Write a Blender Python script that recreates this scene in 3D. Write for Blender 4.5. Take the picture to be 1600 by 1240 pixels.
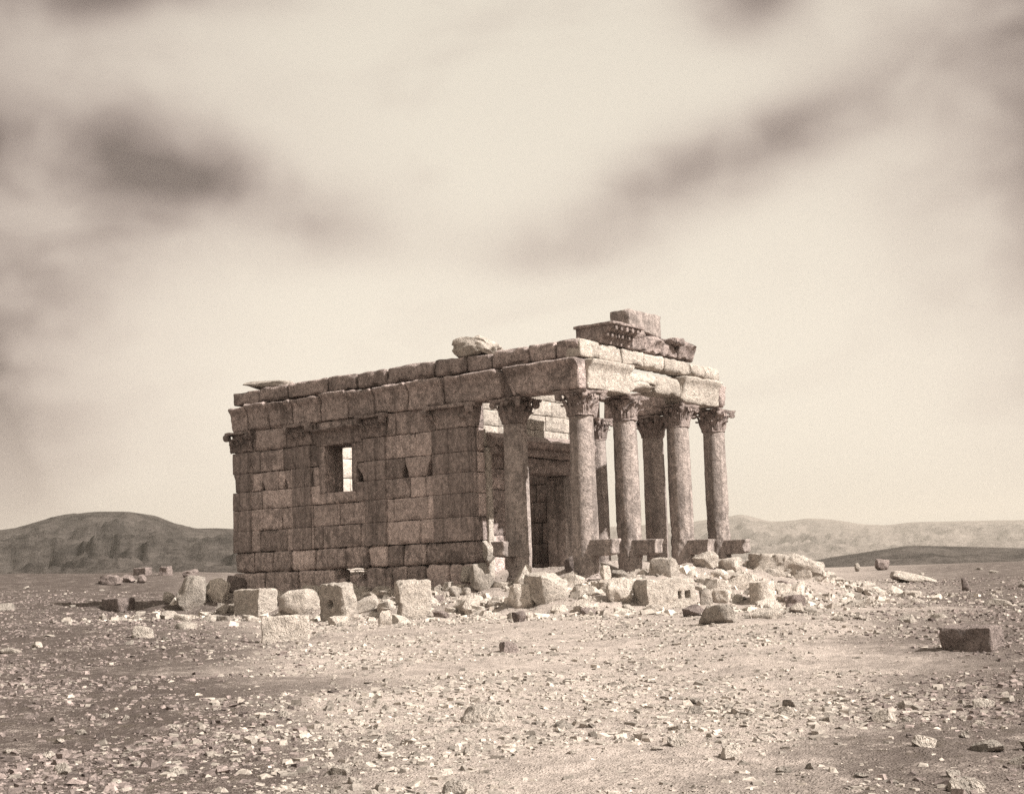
import bpy, math, random
import numpy as np
from mathutils import Matrix, Vector

for _o in list(bpy.data.objects):
    bpy.data.objects.remove(_o)
sc = bpy.context.scene
col = sc.collection
rad = math.radians
random.seed(7)

# ------------------------------------------------------------------ camera
CAM = np.array([-40.283, -27.775, 0.161])
AX = np.array([[0.611, 0.080, 0.788], [-0.791, 0.103, 0.603], [-0.033, -0.991, 0.126]])
cam_data = bpy.data.cameras.new('camera')
cam = bpy.data.objects.new('camera', cam_data)
col.objects.link(cam)
_r = Vector(AX[:, 0]).normalized()
_f = Vector(AX[:, 2]).normalized()
_u = _r.cross(_f).normalized()
_r = _f.cross(_u).normalized()
cam.matrix_world = Matrix(((_r.x, _u.x, -_f.x, CAM[0]), (_r.y, _u.y, -_f.y, CAM[1]),
                           (_r.z, _u.z, -_f.z, CAM[2]), (0, 0, 0, 1)))
cam_data.sensor_width = 36.0
cam_data.lens = 2218.14 / 1600 * 36
cam_data.clip_start = 0.1
cam_data.clip_end = 60000
sc.camera = cam

# ------------------------------------------------------------------ sun and sky
SUN_EL = 40.0
SUN_DIR = Vector((0.21, -0.978, math.tan(rad(SUN_EL)))).normalized()   # towards the sun
sun_data = bpy.data.lights.new('sun', 'SUN')
sun_data.energy = 5.0
sun_data.angle = rad(0.55)
sun_data.color = (1.0, 0.96, 0.89)
sun = bpy.data.objects.new('sun', sun_data)
col.objects.link(sun)
sun.rotation_euler = SUN_DIR.to_track_quat('Z', 'Y').to_euler()
sun.location = (0, -20, 60)

world = bpy.data.worlds.new('World')
sc.world = world
world.use_nodes = True
wt = world.node_tree
wt.nodes.clear()


class NT:
    """small helper around a node tree"""
    def __init__(s, tree):
        s.t = tree

    def n(s, kind, **kw):
        nd = s.t.nodes.new(kind)
        for k, v in kw.items():
            if k.startswith('i_'):
                nd.inputs[int(k[2:]) if k[2:].isdigit() else k[2:]].default_value = v
            else:
                setattr(nd, k, v)
        return nd

    def link(s, a, b):
        s.t.links.new(a, b)

    def put(s, v, sock):
        if hasattr(v, 'is_output'):
            s.t.links.new(v, sock)
        else:
            sock.default_value = v

    def m(s, op, a, b=0.0, c=0.0, clamp=False):
        nd = s.n('ShaderNodeMath', operation=op, use_clamp=clamp)
        s.put(a, nd.inputs[0]); s.put(b, nd.inputs[1]); s.put(c, nd.inputs[2])
        return nd.outputs[0]

    def mix(s, f, a, b, blend='MIX'):
        nd = s.n('ShaderNodeMix', data_type='RGBA', blend_type=blend)
        s.put(f, nd.inputs[0]); s.put(a, nd.inputs[6]); s.put(b, nd.inputs[7])
        return nd.outputs[2]

    def noise(s, vec, scale, detail=4.0, rough=0.55, dist=0.0):
        nd = s.n('ShaderNodeTexNoise')
        s.put(vec, nd.inputs['Vector'])
        nd.inputs['Scale'].default_value = scale
        nd.inputs['Detail'].default_value = detail
        nd.inputs['Roughness'].default_value = rough
        nd.inputs['Distortion'].default_value = dist
        return nd.outputs['Fac']

    def mapr(s, v, a, b, c=0.0, d=1.0, smooth=True):
        nd = s.n('ShaderNodeMapRange', interpolation_type='SMOOTHSTEP' if smooth else 'LINEAR')
        s.put(v, nd.inputs[0])
        for k, x in enumerate((a, b, c, d)):
            s.put(x, nd.inputs[k + 1])
        return nd.outputs[0]

    def scalevec(s, vec, x, y, z, off=None):
        nd = s.n('ShaderNodeMapping')
        s.put(vec, nd.inputs[0])
        nd.inputs['Scale'].default_value = (x, y, z)
        if off:
            nd.inputs['Location'].default_value = off
        return nd.outputs[0]


W = NT(wt)
sky = W.n('ShaderNodeTexSky', sky_type='NISHITA')
sky.sun_disc = False
sky.sun_elevation = rad(SUN_EL)
sky.sun_rotation = math.atan2(SUN_DIR.x, SUN_DIR.y)
sky.altitude = 400
sky.air_density = 1.6
sky.dust_density = 4.0
sky.ozone_density = 1.0
bw = W.n('ShaderNodeRGBToBW')
W.link(sky.outputs[0], bw.inputs[0])
# thin stratus in streaks: azimuth / elevation of the view direction, in degrees
tc = W.n('ShaderNodeTexCoord')
sep = W.n('ShaderNodeSeparateXYZ')
W.link(tc.outputs['Generated'], sep.inputs[0])
az = W.m('MULTIPLY', W.m('ARCTAN2', sep.outputs[1], sep.outputs[0]), 57.29578)
el = W.m('MULTIPLY', W.m('ARCSINE', sep.outputs[2]), 57.29578)
cmb = W.n('ShaderNodeCombineXYZ')
W.link(W.m('MULTIPLY', az, 0.055), cmb.inputs[0])
W.link(W.m('MULTIPLY', el, 0.13), cmb.inputs[1])
nz1 = W.noise(cmb.outputs[0], 1.6, 3, 0.5, 0.6)
nz2 = W.noise(cmb.outputs[0], 0.9, 2, 0.45, 0.3)
azd = W.m('ADD', az, W.m('MULTIPLY', W.m('SUBTRACT', nz1, 0.5), 4.5))
eld = W.m('ADD', el, W.m('MULTIPLY', W.m('SUBTRACT', nz2, 0.5), 3.5))


def streak(a0, e0, sa, se, tilt, amp):
    c, s_ = math.cos(rad(tilt)), math.sin(rad(tilt))
    da, de = W.m('SUBTRACT', azd, a0), W.m('SUBTRACT', eld, e0)
    p = W.m('ADD', W.m('MULTIPLY', da, c / sa), W.m('MULTIPLY', de, s_ / sa))
    q = W.m('ADD', W.m('MULTIPLY', da, -s_ / se), W.m('MULTIPLY', de, c / se))
    r2 = W.m('ADD', W.m('MULTIPLY', p, p), W.m('MULTIPLY', q, q))
    return W.m('MULTIPLY', W.m('EXPONENT', W.m('MULTIPLY', r2, -1.0)), amp)


cl = None
for args in [(51.2, 16.5, 4.8, 2.3, 2, 0.48), (46.4, 15.2, 5.4, 1.5, 9, 0.30),
             (30.4, 15.3, 4.4, 1.7, -14, 0.40), (35.4, 13.2, 3.0, 1.2, 0, 0.24), (25.0, 17.2, 4.0, 1.5, -12, 0.36),
             (27.3, 22.6, 2.4, 1.3, 0, 0.6), (52.0, 22.8, 5.0, 1.0, 0, 0.45),
             (65.5, 15.0, 10.5, 14.0, 0, 1.0), (62.0, 5.0, 7.0, 5.5, 10, 0.8), (7.0, 19.0, 11.5, 8.0, 0, 1.1), (9.5, 8.5, 7.0, 8.0, 0, 0.8),
             (100.0, 30.0, 16.0, 9.0, 5, 0.6), (-30.0, 28.0, 16.0, 9.0, -8, 0.6), (150.0, 20.0, 20.0, 8.0, 0, 0.5), (-80.0, 20.0, 20.0, 8.0, 0, 0.5)]:
    g = streak(*args)
    cl = g if cl is None else W.m('ADD', cl, g)
cm2 = W.n('ShaderNodeCombineXYZ')
W.link(W.m('MULTIPLY', az, 0.10), cm2.inputs[0])
W.link(W.m('MULTIPLY', el, 0.13), cm2.inputs[1])
nz3 = W.noise(cm2.outputs[0], 2.2, 2.5, 0.5, 0.2)
cl = W.m('MULTIPLY', cl, W.mapr(nz3, 0.30, 0.68, 0.72, 1.22))
gen = W.m('MULTIPLY', W.mapr(nz1, 0.54, 0.80), 0.12)
hor = W.mapr(el, 1.0, 10.0)
cl = W.m('MULTIPLY', W.m('MINIMUM', W.m('ADD', cl, gen), 0.80), W.m('ADD', W.m('MULTIPLY', hor, 0.5), 0.5))
veil = W.m('ADD', W.m('MULTIPLY', bw.outputs[0], 0.5), 2.35)          # even dust veil over the clear-sky gradient
lum = W.m('MULTIPLY', veil, W.m('SUBTRACT', 1.0, cl))
tint = W.mix(cl, (1.0, 0.91, 0.772, 1), (1.0, 0.75, 0.70, 1))
sc_n = W.n('ShaderNodeVectorMath', operation='SCALE')
W.link(tint, sc_n.inputs[0])
W.link(lum, sc_n.inputs['Scale'])
bg = W.n('ShaderNodeBackground')
W.link(sc_n.outputs[0], bg.inputs[0])
bg.inputs[1].default_value = 0.109
wo = W.n('ShaderNodeOutputWorld')
W.link(bg.outputs[0], wo.inputs[0])

# ------------------------------------------------------------------ exposure
sc.view_settings.view_transform = 'Standard'
sc.view_settings.look = 'None'
sc.view_settings.exposure = 0.97
sc.view_settings.gamma = 1.0
sc.view_settings.use_curve_mapping = False
sc.cycles.max_bounces = 3
sc.cycles.diffuse_bounces = 2
sc.cycles.volume_bounces = 0
sc.cycles.use_denoising = False

# ------------------------------------------------------------------ noise and terrain
def _hash(ix, iy, iz, seed):
    with np.errstate(over='ignore'):
        h = (ix.astype(np.int64) * 374761393 + iy.astype(np.int64) * 668265263 + iz.astype(np.int64) * 2147483647 + seed * 1274126177)
        h = (h ^ (h >> 13)) * 1274126177
        h = h ^ (h >> 16)
    return (h & 0xFFFFFF).astype(np.float64) / 0xFFFFFF * 2 - 1


def vnoise(p, seed=0):
    """value noise in -1..1 at points p (n,3)"""
    p = np.asarray(p, float)
    i = np.floor(p).astype(np.int64)
    f = p - i
    f = f * f * (3 - 2 * f)
    out = 0
    for dx in (0, 1):
        wx = f[:, 0] if dx else 1 - f[:, 0]
        for dy in (0, 1):
            wy = f[:, 1] if dy else 1 - f[:, 1]
            for dz in (0, 1):
                wz = f[:, 2] if dz else 1 - f[:, 2]
                out = out + wx * wy * wz * _hash(i[:, 0] + dx, i[:, 1] + dy, i[:, 2] + dz, seed)
    return out


def fbm(p, seed=0, octv=3, gain=0.5):
    a, s, out = 1.0, 1.0, 0
    for k in range(octv):
        out = out + a * vnoise(np.asarray(p) * s, seed + 17 * k)
        a *= gain
        s *= 2.03
    return out


def S(t):
    t = np.clip(t, 0, 1)
    return t * t * (3 - 2 * t)


FW = np.array([0.7941, 0.6077])
RT = np.array([0.6077, -0.7941])


def height(x, y):
    x = np.asarray(x, float); y = np.asarray(y, float)
    dx, dy = x - CAM[0], y - CAM[1]
    w = dx * FW[0] + dy * FW[1]
    u = dx * RT[0] + dy * RT[1]
    h = -1.58 + 0.42 * S((w - 10) / 28)
    L = S((-u - 2 - 0.05 * w) / 22)
    h = h + S((w - 46) / 60) * (1.05 + 1.35 * L) + 0.35 * L * S((w - 25) / 25)
    ex = np.maximum(np.maximum(0 - x, x - 10.3), 0)
    ey = np.maximum(np.maximum(-0.2 - y, y - 18.3), 0)
    d = np.hypot(ex, ey)
    front = S((x + 1) / 5) * S((3 - y) / 3)
    mound = (0.97 + 0.40 * front) * (1 - S(d / (4.6 + 2.6 * front)))
    h = h + mound
    inside = (x > 0.3) & (x < 9.9) & (y > 0.6) & (y < 18)
    ii = np.minimum(np.minimum(x - 0.3, 9.9 - x), np.minimum(y - 0.6, 18 - y))
    h = np.where(inside, h + 0.62 * S(ii / 1.6), h)
    far = S((250 - np.hypot(dx, dy)) / 150)
    P = np.stack([x, y, np.zeros_like(x)], -1).reshape(-1, 3)
    rub = np.exp(-(d / 7.0) ** 2)
    rub = np.where(inside, 0.25, rub)
    n = 0.16 * fbm(P * 0.11, 3, 2) + 0.045 * fbm(P * 0.7, 5, 2)
    n2 = 0.10 * fbm(P * 1.9, 9, 2)
    n3 = 0.022 * fbm(P * 3.1, 13, 3, 0.6) * (np.hypot(dx, dy).ravel() < 70)
    h = h + (n.reshape(x.shape) * (0.35 + 0.65 * S(w / 30)) + n2.reshape(x.shape) * rub + n3.reshape(x.shape)) * far
    return h

# ------------------------------------------------------------------ materials (stone and soil, warm limestone)
def col4(v, k=(1.0, 0.85, 0.765)):
    return (v * k[0], v * k[1], v * k[2], 1)


def stone_mat(name, lo, hi, bump=0.5, stain=0.5, streaks=0.3, fine=30.0, island=False, pit=0.5, rand=0.35, k=(1.0, 0.83, 0.74), bright=0.5):
    m = bpy.data.materials.new(name)
    m.use_nodes = True
    t = m.node_tree
    t.nodes.clear()
    N = NT(t)
    geo = N.n('ShaderNodeNewGeometry')
    pos = geo.outputs['Position']
    oi = N.n('ShaderNodeObjectInfo')
    rnd = geo.outputs['Random Per Island'] if island else oi.outputs['Random']
    big = N.noise(pos, 1.1, 4, 0.66)
    mid = N.noise(pos, 5.0, 4, 0.74)
    fin = N.noise(pos, fine, 3, 0.75)
    v = N.m('ADD', N.m('MULTIPLY', mid, 0.5), N.m('MULTIPLY', fin, 0.5))
    c = N.mix(N.mapr(v, 0.40, 0.60), col4(lo, k), col4(hi, k))
    # lichen and weather stains with a shape of their own
    st = N.mapr(big, 0.47, 0.60)
    sv = N.scalevec(pos, 3.2, 3.2, 0.22)
    sk = N.mapr(N.noise(sv, 1.0, 3, 0.65), 0.50, 0.62)
    r2 = N.m('FRACT', N.m('MULTIPLY', oi.outputs['Random'], 7.13))
    c = N.mix(N.m('MULTIPLY', st, N.m('MULTIPLY', N.m('ADD', N.m('MULTIPLY', r2, 0.8), 0.2), stain)), c, col4(lo * 0.62, k))
    c = N.mix(N.m('MULTIPLY', sk, streaks), c, col4(lo * 0.6, k))
    sp = N.mapr(N.noise(pos, 7.0, 3, 0.8), 0.55, 0.66)
    c = N.mix(N.m('MULTIPLY', sp, bright), c, col4(hi * 1.3, k))
    ds = N.mapr(N.noise(pos, 15.0, 2, 0.75), 0.58, 0.67)
    c = N.mix(N.m('MULTIPLY', ds, 0.7), c, col4(lo * 0.4, k))
    kk = N.m('ADD', 1.0 - rand * 0.5, N.m('MULTIPLY', rnd, rand))
    hs = N.n('ShaderNodeVectorMath', operation='SCALE')
    N.link(c, hs.inputs[0]); N.link(kk, hs.inputs['Scale'])
    b = N.n('ShaderNodeBsdfPrincipled')
    N.link(hs.outputs[0], b.inputs['Base Color'])
    b.inputs['Roughness'].default_value = 0.95
    b.inputs['Specular IOR Level'].default_value = 0.12
    vo = N.n('ShaderNodeTexVoronoi')
    N.link(pos, vo.inputs['Vector'])
    vo.inputs['Scale'].default_value = 13.0
    pits = N.mapr(vo.outputs['Distance'], 0.05, 0.34)
    hgt = N.m('ADD', N.m('MULTIPLY', mid, 1.6), N.m('ADD', N.m('MULTIPLY', fin, 0.7), N.m('MULTIPLY', pits, pit * 0.6)))
    bp = N.n('ShaderNodeBump')
    bp.inputs['Strength'].default_value = bump
    bp.inputs['Distance'].default_value = 0.09
    N.link(hgt, bp.inputs['Height'])
    if not island:
        N.link(bp.outputs[0], b.inputs['Normal'])
    o = N.n('ShaderNodeOutputMaterial')
    N.link(b.outputs[0], o.inputs[0])
    return m


M = {}
KS = (1.0, 0.81, 0.75)  # redder tint for mostly shaded stone, shadow hue put into the colour
KP = (1.0, 0.875, 0.775)
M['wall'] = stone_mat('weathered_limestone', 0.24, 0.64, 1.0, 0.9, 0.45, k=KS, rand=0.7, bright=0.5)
M['wall_pale'] = stone_mat('worn_pale_limestone', 0.40, 0.76, 1.0, 0.55, 0.25, k=KS, rand=0.4, bright=0.6)
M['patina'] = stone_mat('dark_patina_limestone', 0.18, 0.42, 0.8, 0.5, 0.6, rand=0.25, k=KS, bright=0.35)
M['beam'] = stone_mat('architrave_limestone', 0.24, 0.58, 1.0, 0.8, 0.35, k=KS, bright=0.5)
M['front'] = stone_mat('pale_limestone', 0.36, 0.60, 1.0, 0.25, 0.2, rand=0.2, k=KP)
M['lime'] = stone_mat('clean_limestone', 0.48, 0.64, 0.8, 0.1, 0.1, rand=0.15, k=KP)
M['shaft'] = stone_mat('column_limestone', 0.22, 0.46, 0.8, 0.75, 0.55, pit=0.25, rand=0.06, k=(1.0, 0.84, 0.775), bright=0.35)
M['carved'] = stone_mat('carved_limestone', 0.18, 0.46, 1.0, 0.6, 0.2, rand=0.2, k=KS, bright=0.45)
M['rubble'] = stone_mat('rubble_limestone', 0.38, 0.62, 1.0, 0.22, 0.1, rand=0.25, k=KP)
M['rubble_grey'] = stone_mat('grey_rubble_limestone', 0.26, 0.46, 1.0, 0.35, 0.1, rand=0.3, k=KP)
M['rubble_dark'] = stone_mat('dark_rubble_stone', 0.14, 0.28, 0.9, 0.4, 0.1, rand=0.3, k=KS)
M['loose'] = stone_mat('loose_stone_limestone', 0.22, 0.42, 0.9, 0.25, 0.0, rand=0.6, k=KP)
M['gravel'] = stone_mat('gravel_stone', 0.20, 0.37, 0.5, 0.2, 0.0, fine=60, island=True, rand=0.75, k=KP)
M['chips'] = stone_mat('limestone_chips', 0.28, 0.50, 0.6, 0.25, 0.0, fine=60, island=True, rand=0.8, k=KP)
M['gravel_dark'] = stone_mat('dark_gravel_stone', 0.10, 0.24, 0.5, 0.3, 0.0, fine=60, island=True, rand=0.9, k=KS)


def ground_mat():
    m = bpy.data.materials.new('stony_desert_soil')
    m.use_nodes = True
    t = m.node_tree
    t.nodes.clear()
    N = NT(t)
    geo = N.n('ShaderNodeNewGeometry')
    pos = geo.outputs['Position']
    flat = N.scalevec(pos, 1, 1, 0.3)
    a = N.noise(flat, 0.10, 3, 0.6)
    b_ = N.noise(flat, 1.3, 4, 0.65)
    c_ = N.noise(flat, 9.0, 4, 0.72)
    d_ = N.noise(flat, 45.0, 2, 0.7)
    v = N.m('ADD', N.m('MULTIPLY', b_, 0.35), N.m('ADD', N.m('MULTIPLY', c_, 0.35), N.m('MULTIPLY', d_, 0.30)))
    c = N.mix(N.mapr(v, 0.38, 0.62), col4(0.21), col4(0.42))
    vo = N.n('ShaderNodeTexVoronoi')
    N.link(flat, vo.inputs['Vector'])
    vo.inputs['Scale'].default_value = 26.0
    vo.inputs['Randomness'].default_value = 1.0
    peb = N.mapr(vo.outputs['Distance'], 0.18, 0.42, 1.0, 0.0)
    c = N.mix(N.m('MULTIPLY', peb, N.m('MULTIPLY', 0.5, N.mapr(c_, 0.4, 0.6))), c, col4(0.42))
    # darker soil away from the limestone debris, with edge vignetting put into its colour
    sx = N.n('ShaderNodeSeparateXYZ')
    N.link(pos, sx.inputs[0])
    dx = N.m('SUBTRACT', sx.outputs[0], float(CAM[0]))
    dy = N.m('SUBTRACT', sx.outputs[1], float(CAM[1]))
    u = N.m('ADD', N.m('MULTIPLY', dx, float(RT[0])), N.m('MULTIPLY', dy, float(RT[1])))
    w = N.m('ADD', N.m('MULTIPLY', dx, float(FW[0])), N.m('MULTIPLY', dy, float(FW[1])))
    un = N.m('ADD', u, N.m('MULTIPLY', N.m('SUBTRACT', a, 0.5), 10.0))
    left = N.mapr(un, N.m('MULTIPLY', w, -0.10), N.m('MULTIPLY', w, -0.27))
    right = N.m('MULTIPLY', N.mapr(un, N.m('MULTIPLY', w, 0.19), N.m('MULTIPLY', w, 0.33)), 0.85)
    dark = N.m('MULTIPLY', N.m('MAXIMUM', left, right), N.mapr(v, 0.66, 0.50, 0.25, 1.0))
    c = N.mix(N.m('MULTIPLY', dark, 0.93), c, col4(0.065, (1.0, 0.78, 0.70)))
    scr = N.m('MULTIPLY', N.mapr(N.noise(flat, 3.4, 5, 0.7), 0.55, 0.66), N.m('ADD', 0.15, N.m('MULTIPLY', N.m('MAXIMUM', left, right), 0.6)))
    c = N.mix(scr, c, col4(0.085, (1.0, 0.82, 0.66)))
    b = N.n('ShaderNodeBsdfPrincipled')
    N.link(c, b.inputs['Base Color'])
    b.inputs['Roughness'].default_value = 1.0
    b.inputs['Specular IOR Level'].default_value = 0.05
    hgt = N.m('ADD', N.m('MULTIPLY', c_, 0.8), N.m('ADD', N.m('MULTIPLY', d_, 0.45), N.m('MULTIPLY', peb, 0.35)))
    bp = N.n('ShaderNodeBump')
    bp.inputs['Strength'].default_value = 0.75
    bp.inputs['Distance'].default_value = 0.07
    N.link(hgt, bp.inputs['Height'])
    N.link(bp.outputs[0], b.inputs['Normal'])
    o = N.n('ShaderNodeOutputMaterial')
    N.link(b.outputs[0], o.inputs[0])
    return m


def hill_mat(name, lo, hi, sc_=0.01):
    m = bpy.data.materials.new(name)
    m.use_nodes = True
    t = m.node_tree
    t.nodes.clear()
    N = NT(t)
    geo = N.n('ShaderNodeNewGeometry')
    pos = geo.outputs['Position']
    v = N.noise(pos, sc_, 8, 0.65, 0.3)
    w = N.noise(N.scalevec(pos, 1, 1, 6), sc_ * 6, 6, 0.7)
    vv = N.m('ADD', N.m('MULTIPLY', v, 0.6), N.m('MULTIPLY', w, 0.4))
    c = N.mix(N.mapr(vv, 0.38, 0.62), col4(lo), col4(hi))
    sp = N.mapr(N.noise(pos, sc_ * 18, 4, 0.7), 0.56, 0.66)
    band = N.mapr(N.noise(N.scalevec(pos, 0.5, 0.5, 4), sc_ * 5, 5, 0.6), 0.5, 0.62)
    c = N.mix(N.m('MULTIPLY', band, 0.18), c, col4(hi * 1.5))
    c = N.mix(N.m('MULTIPLY', sp, 0.5), c, col4(lo * 0.5))
    b = N.n('ShaderNodeBsdfPrincipled')
    N.link(c, b.inputs['Base Color'])
    b.inputs['Roughness'].default_value = 1.0
    b.inputs['Specular IOR Level'].default_value = 0.0
    bp = N.n('ShaderNodeBump')
    bp.inputs['Strength'].default_value = 1.0
    bp.inputs['Distance'].default_value = 0.12 / sc_
    N.link(vv, bp.inputs['Height'])
    N.link(bp.outputs[0], b.inputs['Normal'])
    o = N.n('ShaderNodeOutputMaterial')
    N.link(b.outputs[0], o.inputs[0])
    return m


M['ground'] = ground_mat()
M['hill'] = hill_mat('dark_hill_slope', 0.035, 0.085, 0.012)
M['far'] = hill_mat('far_ridge_rock', 0.11, 0.20, 0.003)


# ------------------------------------------------------------------ object helpers
def mesh_obj(name, verts, faces, mat, parent=None, smooth=False):
    me = bpy.data.meshes.new(name)
    verts = np.asarray(verts, np.float32)
    if isinstance(faces, np.ndarray):
        k = faces.shape[1]
        me.vertices.add(len(verts)); me.vertices.foreach_set('co', verts.ravel())
        me.loops.add(faces.size); me.loops.foreach_set('vertex_index', faces.ravel().astype(np.int32))
        me.polygons.add(len(faces))
        me.polygons.foreach_set('loop_start', np.arange(0, faces.size, k, dtype=np.int32))
        me.polygons.foreach_set('loop_total', np.full(len(faces), k, np.int32))
        me.update(calc_edges=True)
    else:
        me.from_pydata([tuple(map(float, v)) for v in verts], [], faces)
        me.update()
    me.polygons.foreach_set('use_smooth', np.full(len(me.polygons), smooth, bool))
    me.materials.append(mat)
    o = bpy.data.objects.new(name, me)
    col.objects.link(o)
    if parent:
        o.parent = parent
    return o


def empty(name, loc=(0, 0, 0), parent=None):
    o = bpy.data.objects.new(name, None)
    o.location = loc
    o.empty_display_size = 0.2
    col.objects.link(o)
    if parent:
        o.parent = parent
    return o


def tag(o, label=None, cat=None, group=None, kind=None):
    for k, v in (('label', label), ('category', cat), ('group', group), ('kind', kind)):
        if v:
            o[k] = v
    return o


def axis_divs(h, r, step):
    inner = h - r
    n = max(1, int(round(2 * inner / step)))
    mid = list(np.linspace(-inner, inner, n + 1))
    return np.array([-h, -h + r * 0.35] + mid + [h - r * 0.35, h])


def rbox(size, r=0.04, step=0.14, amp=0.012, freq=2.2, seed=0, chip=0.0, deform=None):
    """rounded, weathered stone block centred on the origin; quads as (n,4)"""
    hx, hy, hz = [s / 2 for s in size]
    r = min(r, 0.45 * min(hx, hy, hz) * 2 / 2)
    ds = [axis_divs(h, r, step) for h in (hx, hy, hz)]
    n = [len(d) for d in ds]
    idx = -np.ones(n, np.int64)
    I, J, K = np.meshgrid(*[np.arange(k) for k in n], indexing='ij')
    surf = (I == 0) | (I == n[0] - 1) | (J == 0) | (J == n[1] - 1) | (K == 0) | (K == n[2] - 1)
    idx[surf] = np.arange(surf.sum())
    V = np.stack([ds[0][I[surf]], ds[1][J[surf]], ds[2][K[surf]]], -1)
    F = []

    def grid(a, flip):
        q = np.stack([a[:-1, :-1], a[1:, :-1], a[1:, 1:], a[:-1, 1:]], -1).reshape(-1, 4)
        F.append(q[:, ::-1] if flip else q)
    grid(idx[0, :, :], True); grid(idx[-1, :, :], False)
    grid(idx[:, 0, :], False); grid(idx[:, -1, :], True)
    grid(idx[:, :, 0], True); grid(idx[:, :, -1], False)
    F = np.concatenate(F)
    inner = np.array([hx - r, hy - r, hz - r])
    c = np.clip(V, -inner, inner)
    d = V - c
    ln = np.linalg.norm(d, axis=1, keepdims=True)
    nrm = np.where(ln > 1e-9, d / np.maximum(ln, 1e-9), 0)
    V = c + nrm * r
    off = np.array([(seed * 7.31) % 91, (seed * 3.77) % 83, (seed * 5.13) % 77])
    nz = fbm(V * freq + off, seed, 3, 0.55)
    edge = (np.abs(d) > 1e-6).sum(1) - 1
    nz2 = vnoise(V * 3.1 + off * 1.7, seed + 5)
    V = V + nrm * (nz * amp)[:, None]
    if chip:
        bite = np.clip(nz2 - 0.1, 0, 1) * chip * np.clip(edge, 0, 2)
        V = V - nrm * bite[:, None]
    if deform is not None:
        V = deform(V)
    return V, F


def block(name, lo, hi, mat, parent, seed=0, r=0.04, step=0.14, amp=0.012, chip=0.02, deform=None, freq=2.2):
    lo, hi = np.array(lo, float), np.array(hi, float)
    c = (lo + hi) / 2
    V, F = rbox(hi - lo, r, step, amp, freq, seed, chip, deform)
    o = mesh_obj(name, V, F, mat, parent, smooth=True)
    o.location = c
    return o


def join(parts):
    V, F, k = [], [], 0
    for v, f in parts:
        V.append(np.asarray(v, float))
        f = np.asarray(f)
        if f.shape[1] == 3:
            f = np.concatenate([f, f[:, 2:3]], 1)
        F.append(f + k)
        k += len(v)
    return np.concatenate(V), [list(dict.fromkeys(map(int, q))) for q in np.concatenate(F)]


def lathe(prof, seg=28, cap=True):
    """prof: list of (r, z) bottom to top"""
    a = np.linspace(0, 2 * math.pi, seg, endpoint=False)
    rows = [np.stack([r * np.cos(a), r * np.sin(a), np.full(seg, z)], -1) for r, z in prof]
    V = np.concatenate(rows)
    F = []
    for i in range(len(prof) - 1):
        j = np.arange(seg)
        k = (j + 1) % seg
        F.append(np.stack([i * seg + j, i * seg + k, (i + 1) * seg + k, (i + 1) * seg + j], -1))
    if cap:
        b0 = len(V)
        V = np.concatenate([V, [[0, 0, prof[0][1]], [0, 0, prof[-1][1]]]])
        j = np.arange(seg)
        k = (j + 1) % seg
        top = (len(prof) - 1) * seg
        F.append(np.stack([k, j, np.full(seg, b0), np.full(seg, b0)], -1))
        F.append(np.stack([top + j, top + k, np.full(seg, b0 + 1), np.full(seg, b0 + 1)], -1))
    return V, np.concatenate(F)


def leaf(h, wd, curl, seed, base_r=0.0, lean=0.08):
    """one acanthus leaf, standing in the xz plane, curling towards -y at its tip; a closed thin shell"""
    nu, nv = 7, 8
    P = []
    for j in range(nv):
        t = j / (nv - 1)
        wj = wd * (0.85 + 0.35 * math.sin(math.pi * min(t * 1.15, 1)) - 0.55 * t ** 4)
        if j % 2 == 0 and j:
            wj *= 0.86
        a = max(0.0, t - 0.62) / 0.38
        z = h * (t if t < 0.78 else 0.78 + 0.22 * math.sin((t - 0.78) / 0.22 * math.pi * 0.75))
        y = -lean * t * h - curl * a ** 1.7
        for i in range(nu):
            s = i / (nu - 1) * 2 - 1
            yy = y + 0.05 * s * s - 0.018 * math.cos(s * 7.5)
            P.append((s * wj / 2, yy, z - 0.05 * s * s * t))
    P = np.array(P)
    B = P + np.array([0, 0.055, -0.01])
    V = np.concatenate([P, B])
    n = nu * nv
    F = []
    for j in range(nv - 1):
        for i in range(nu - 1):
            a = j * nu + i
            F.append((a, a + 1, a + nu + 1, a + nu))
            F.append((n + a + nu, n + a + nu + 1, n + a + 1, n + a))
    for j in range(nv - 1):
        for i in (0, nu - 1):
            a = j * nu + i
            q = (a, a + nu, n + a + nu, n + a)
            F.append(q if i == 0 else q[::-1])
    for i in range(nu - 1):
        a = (nv - 1) * nu + i
        F.append((a, a + 1, n + a + 1, n + a))
        F.append((n + i, n + i + 1, i + 1, i))
    return V, np.array(F)


def rotz(V, a):
    c, s = math.cos(a), math.sin(a)
    return V @ np.array([[c, s, 0], [-s, c, 0], [0, 0, 1]])


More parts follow.
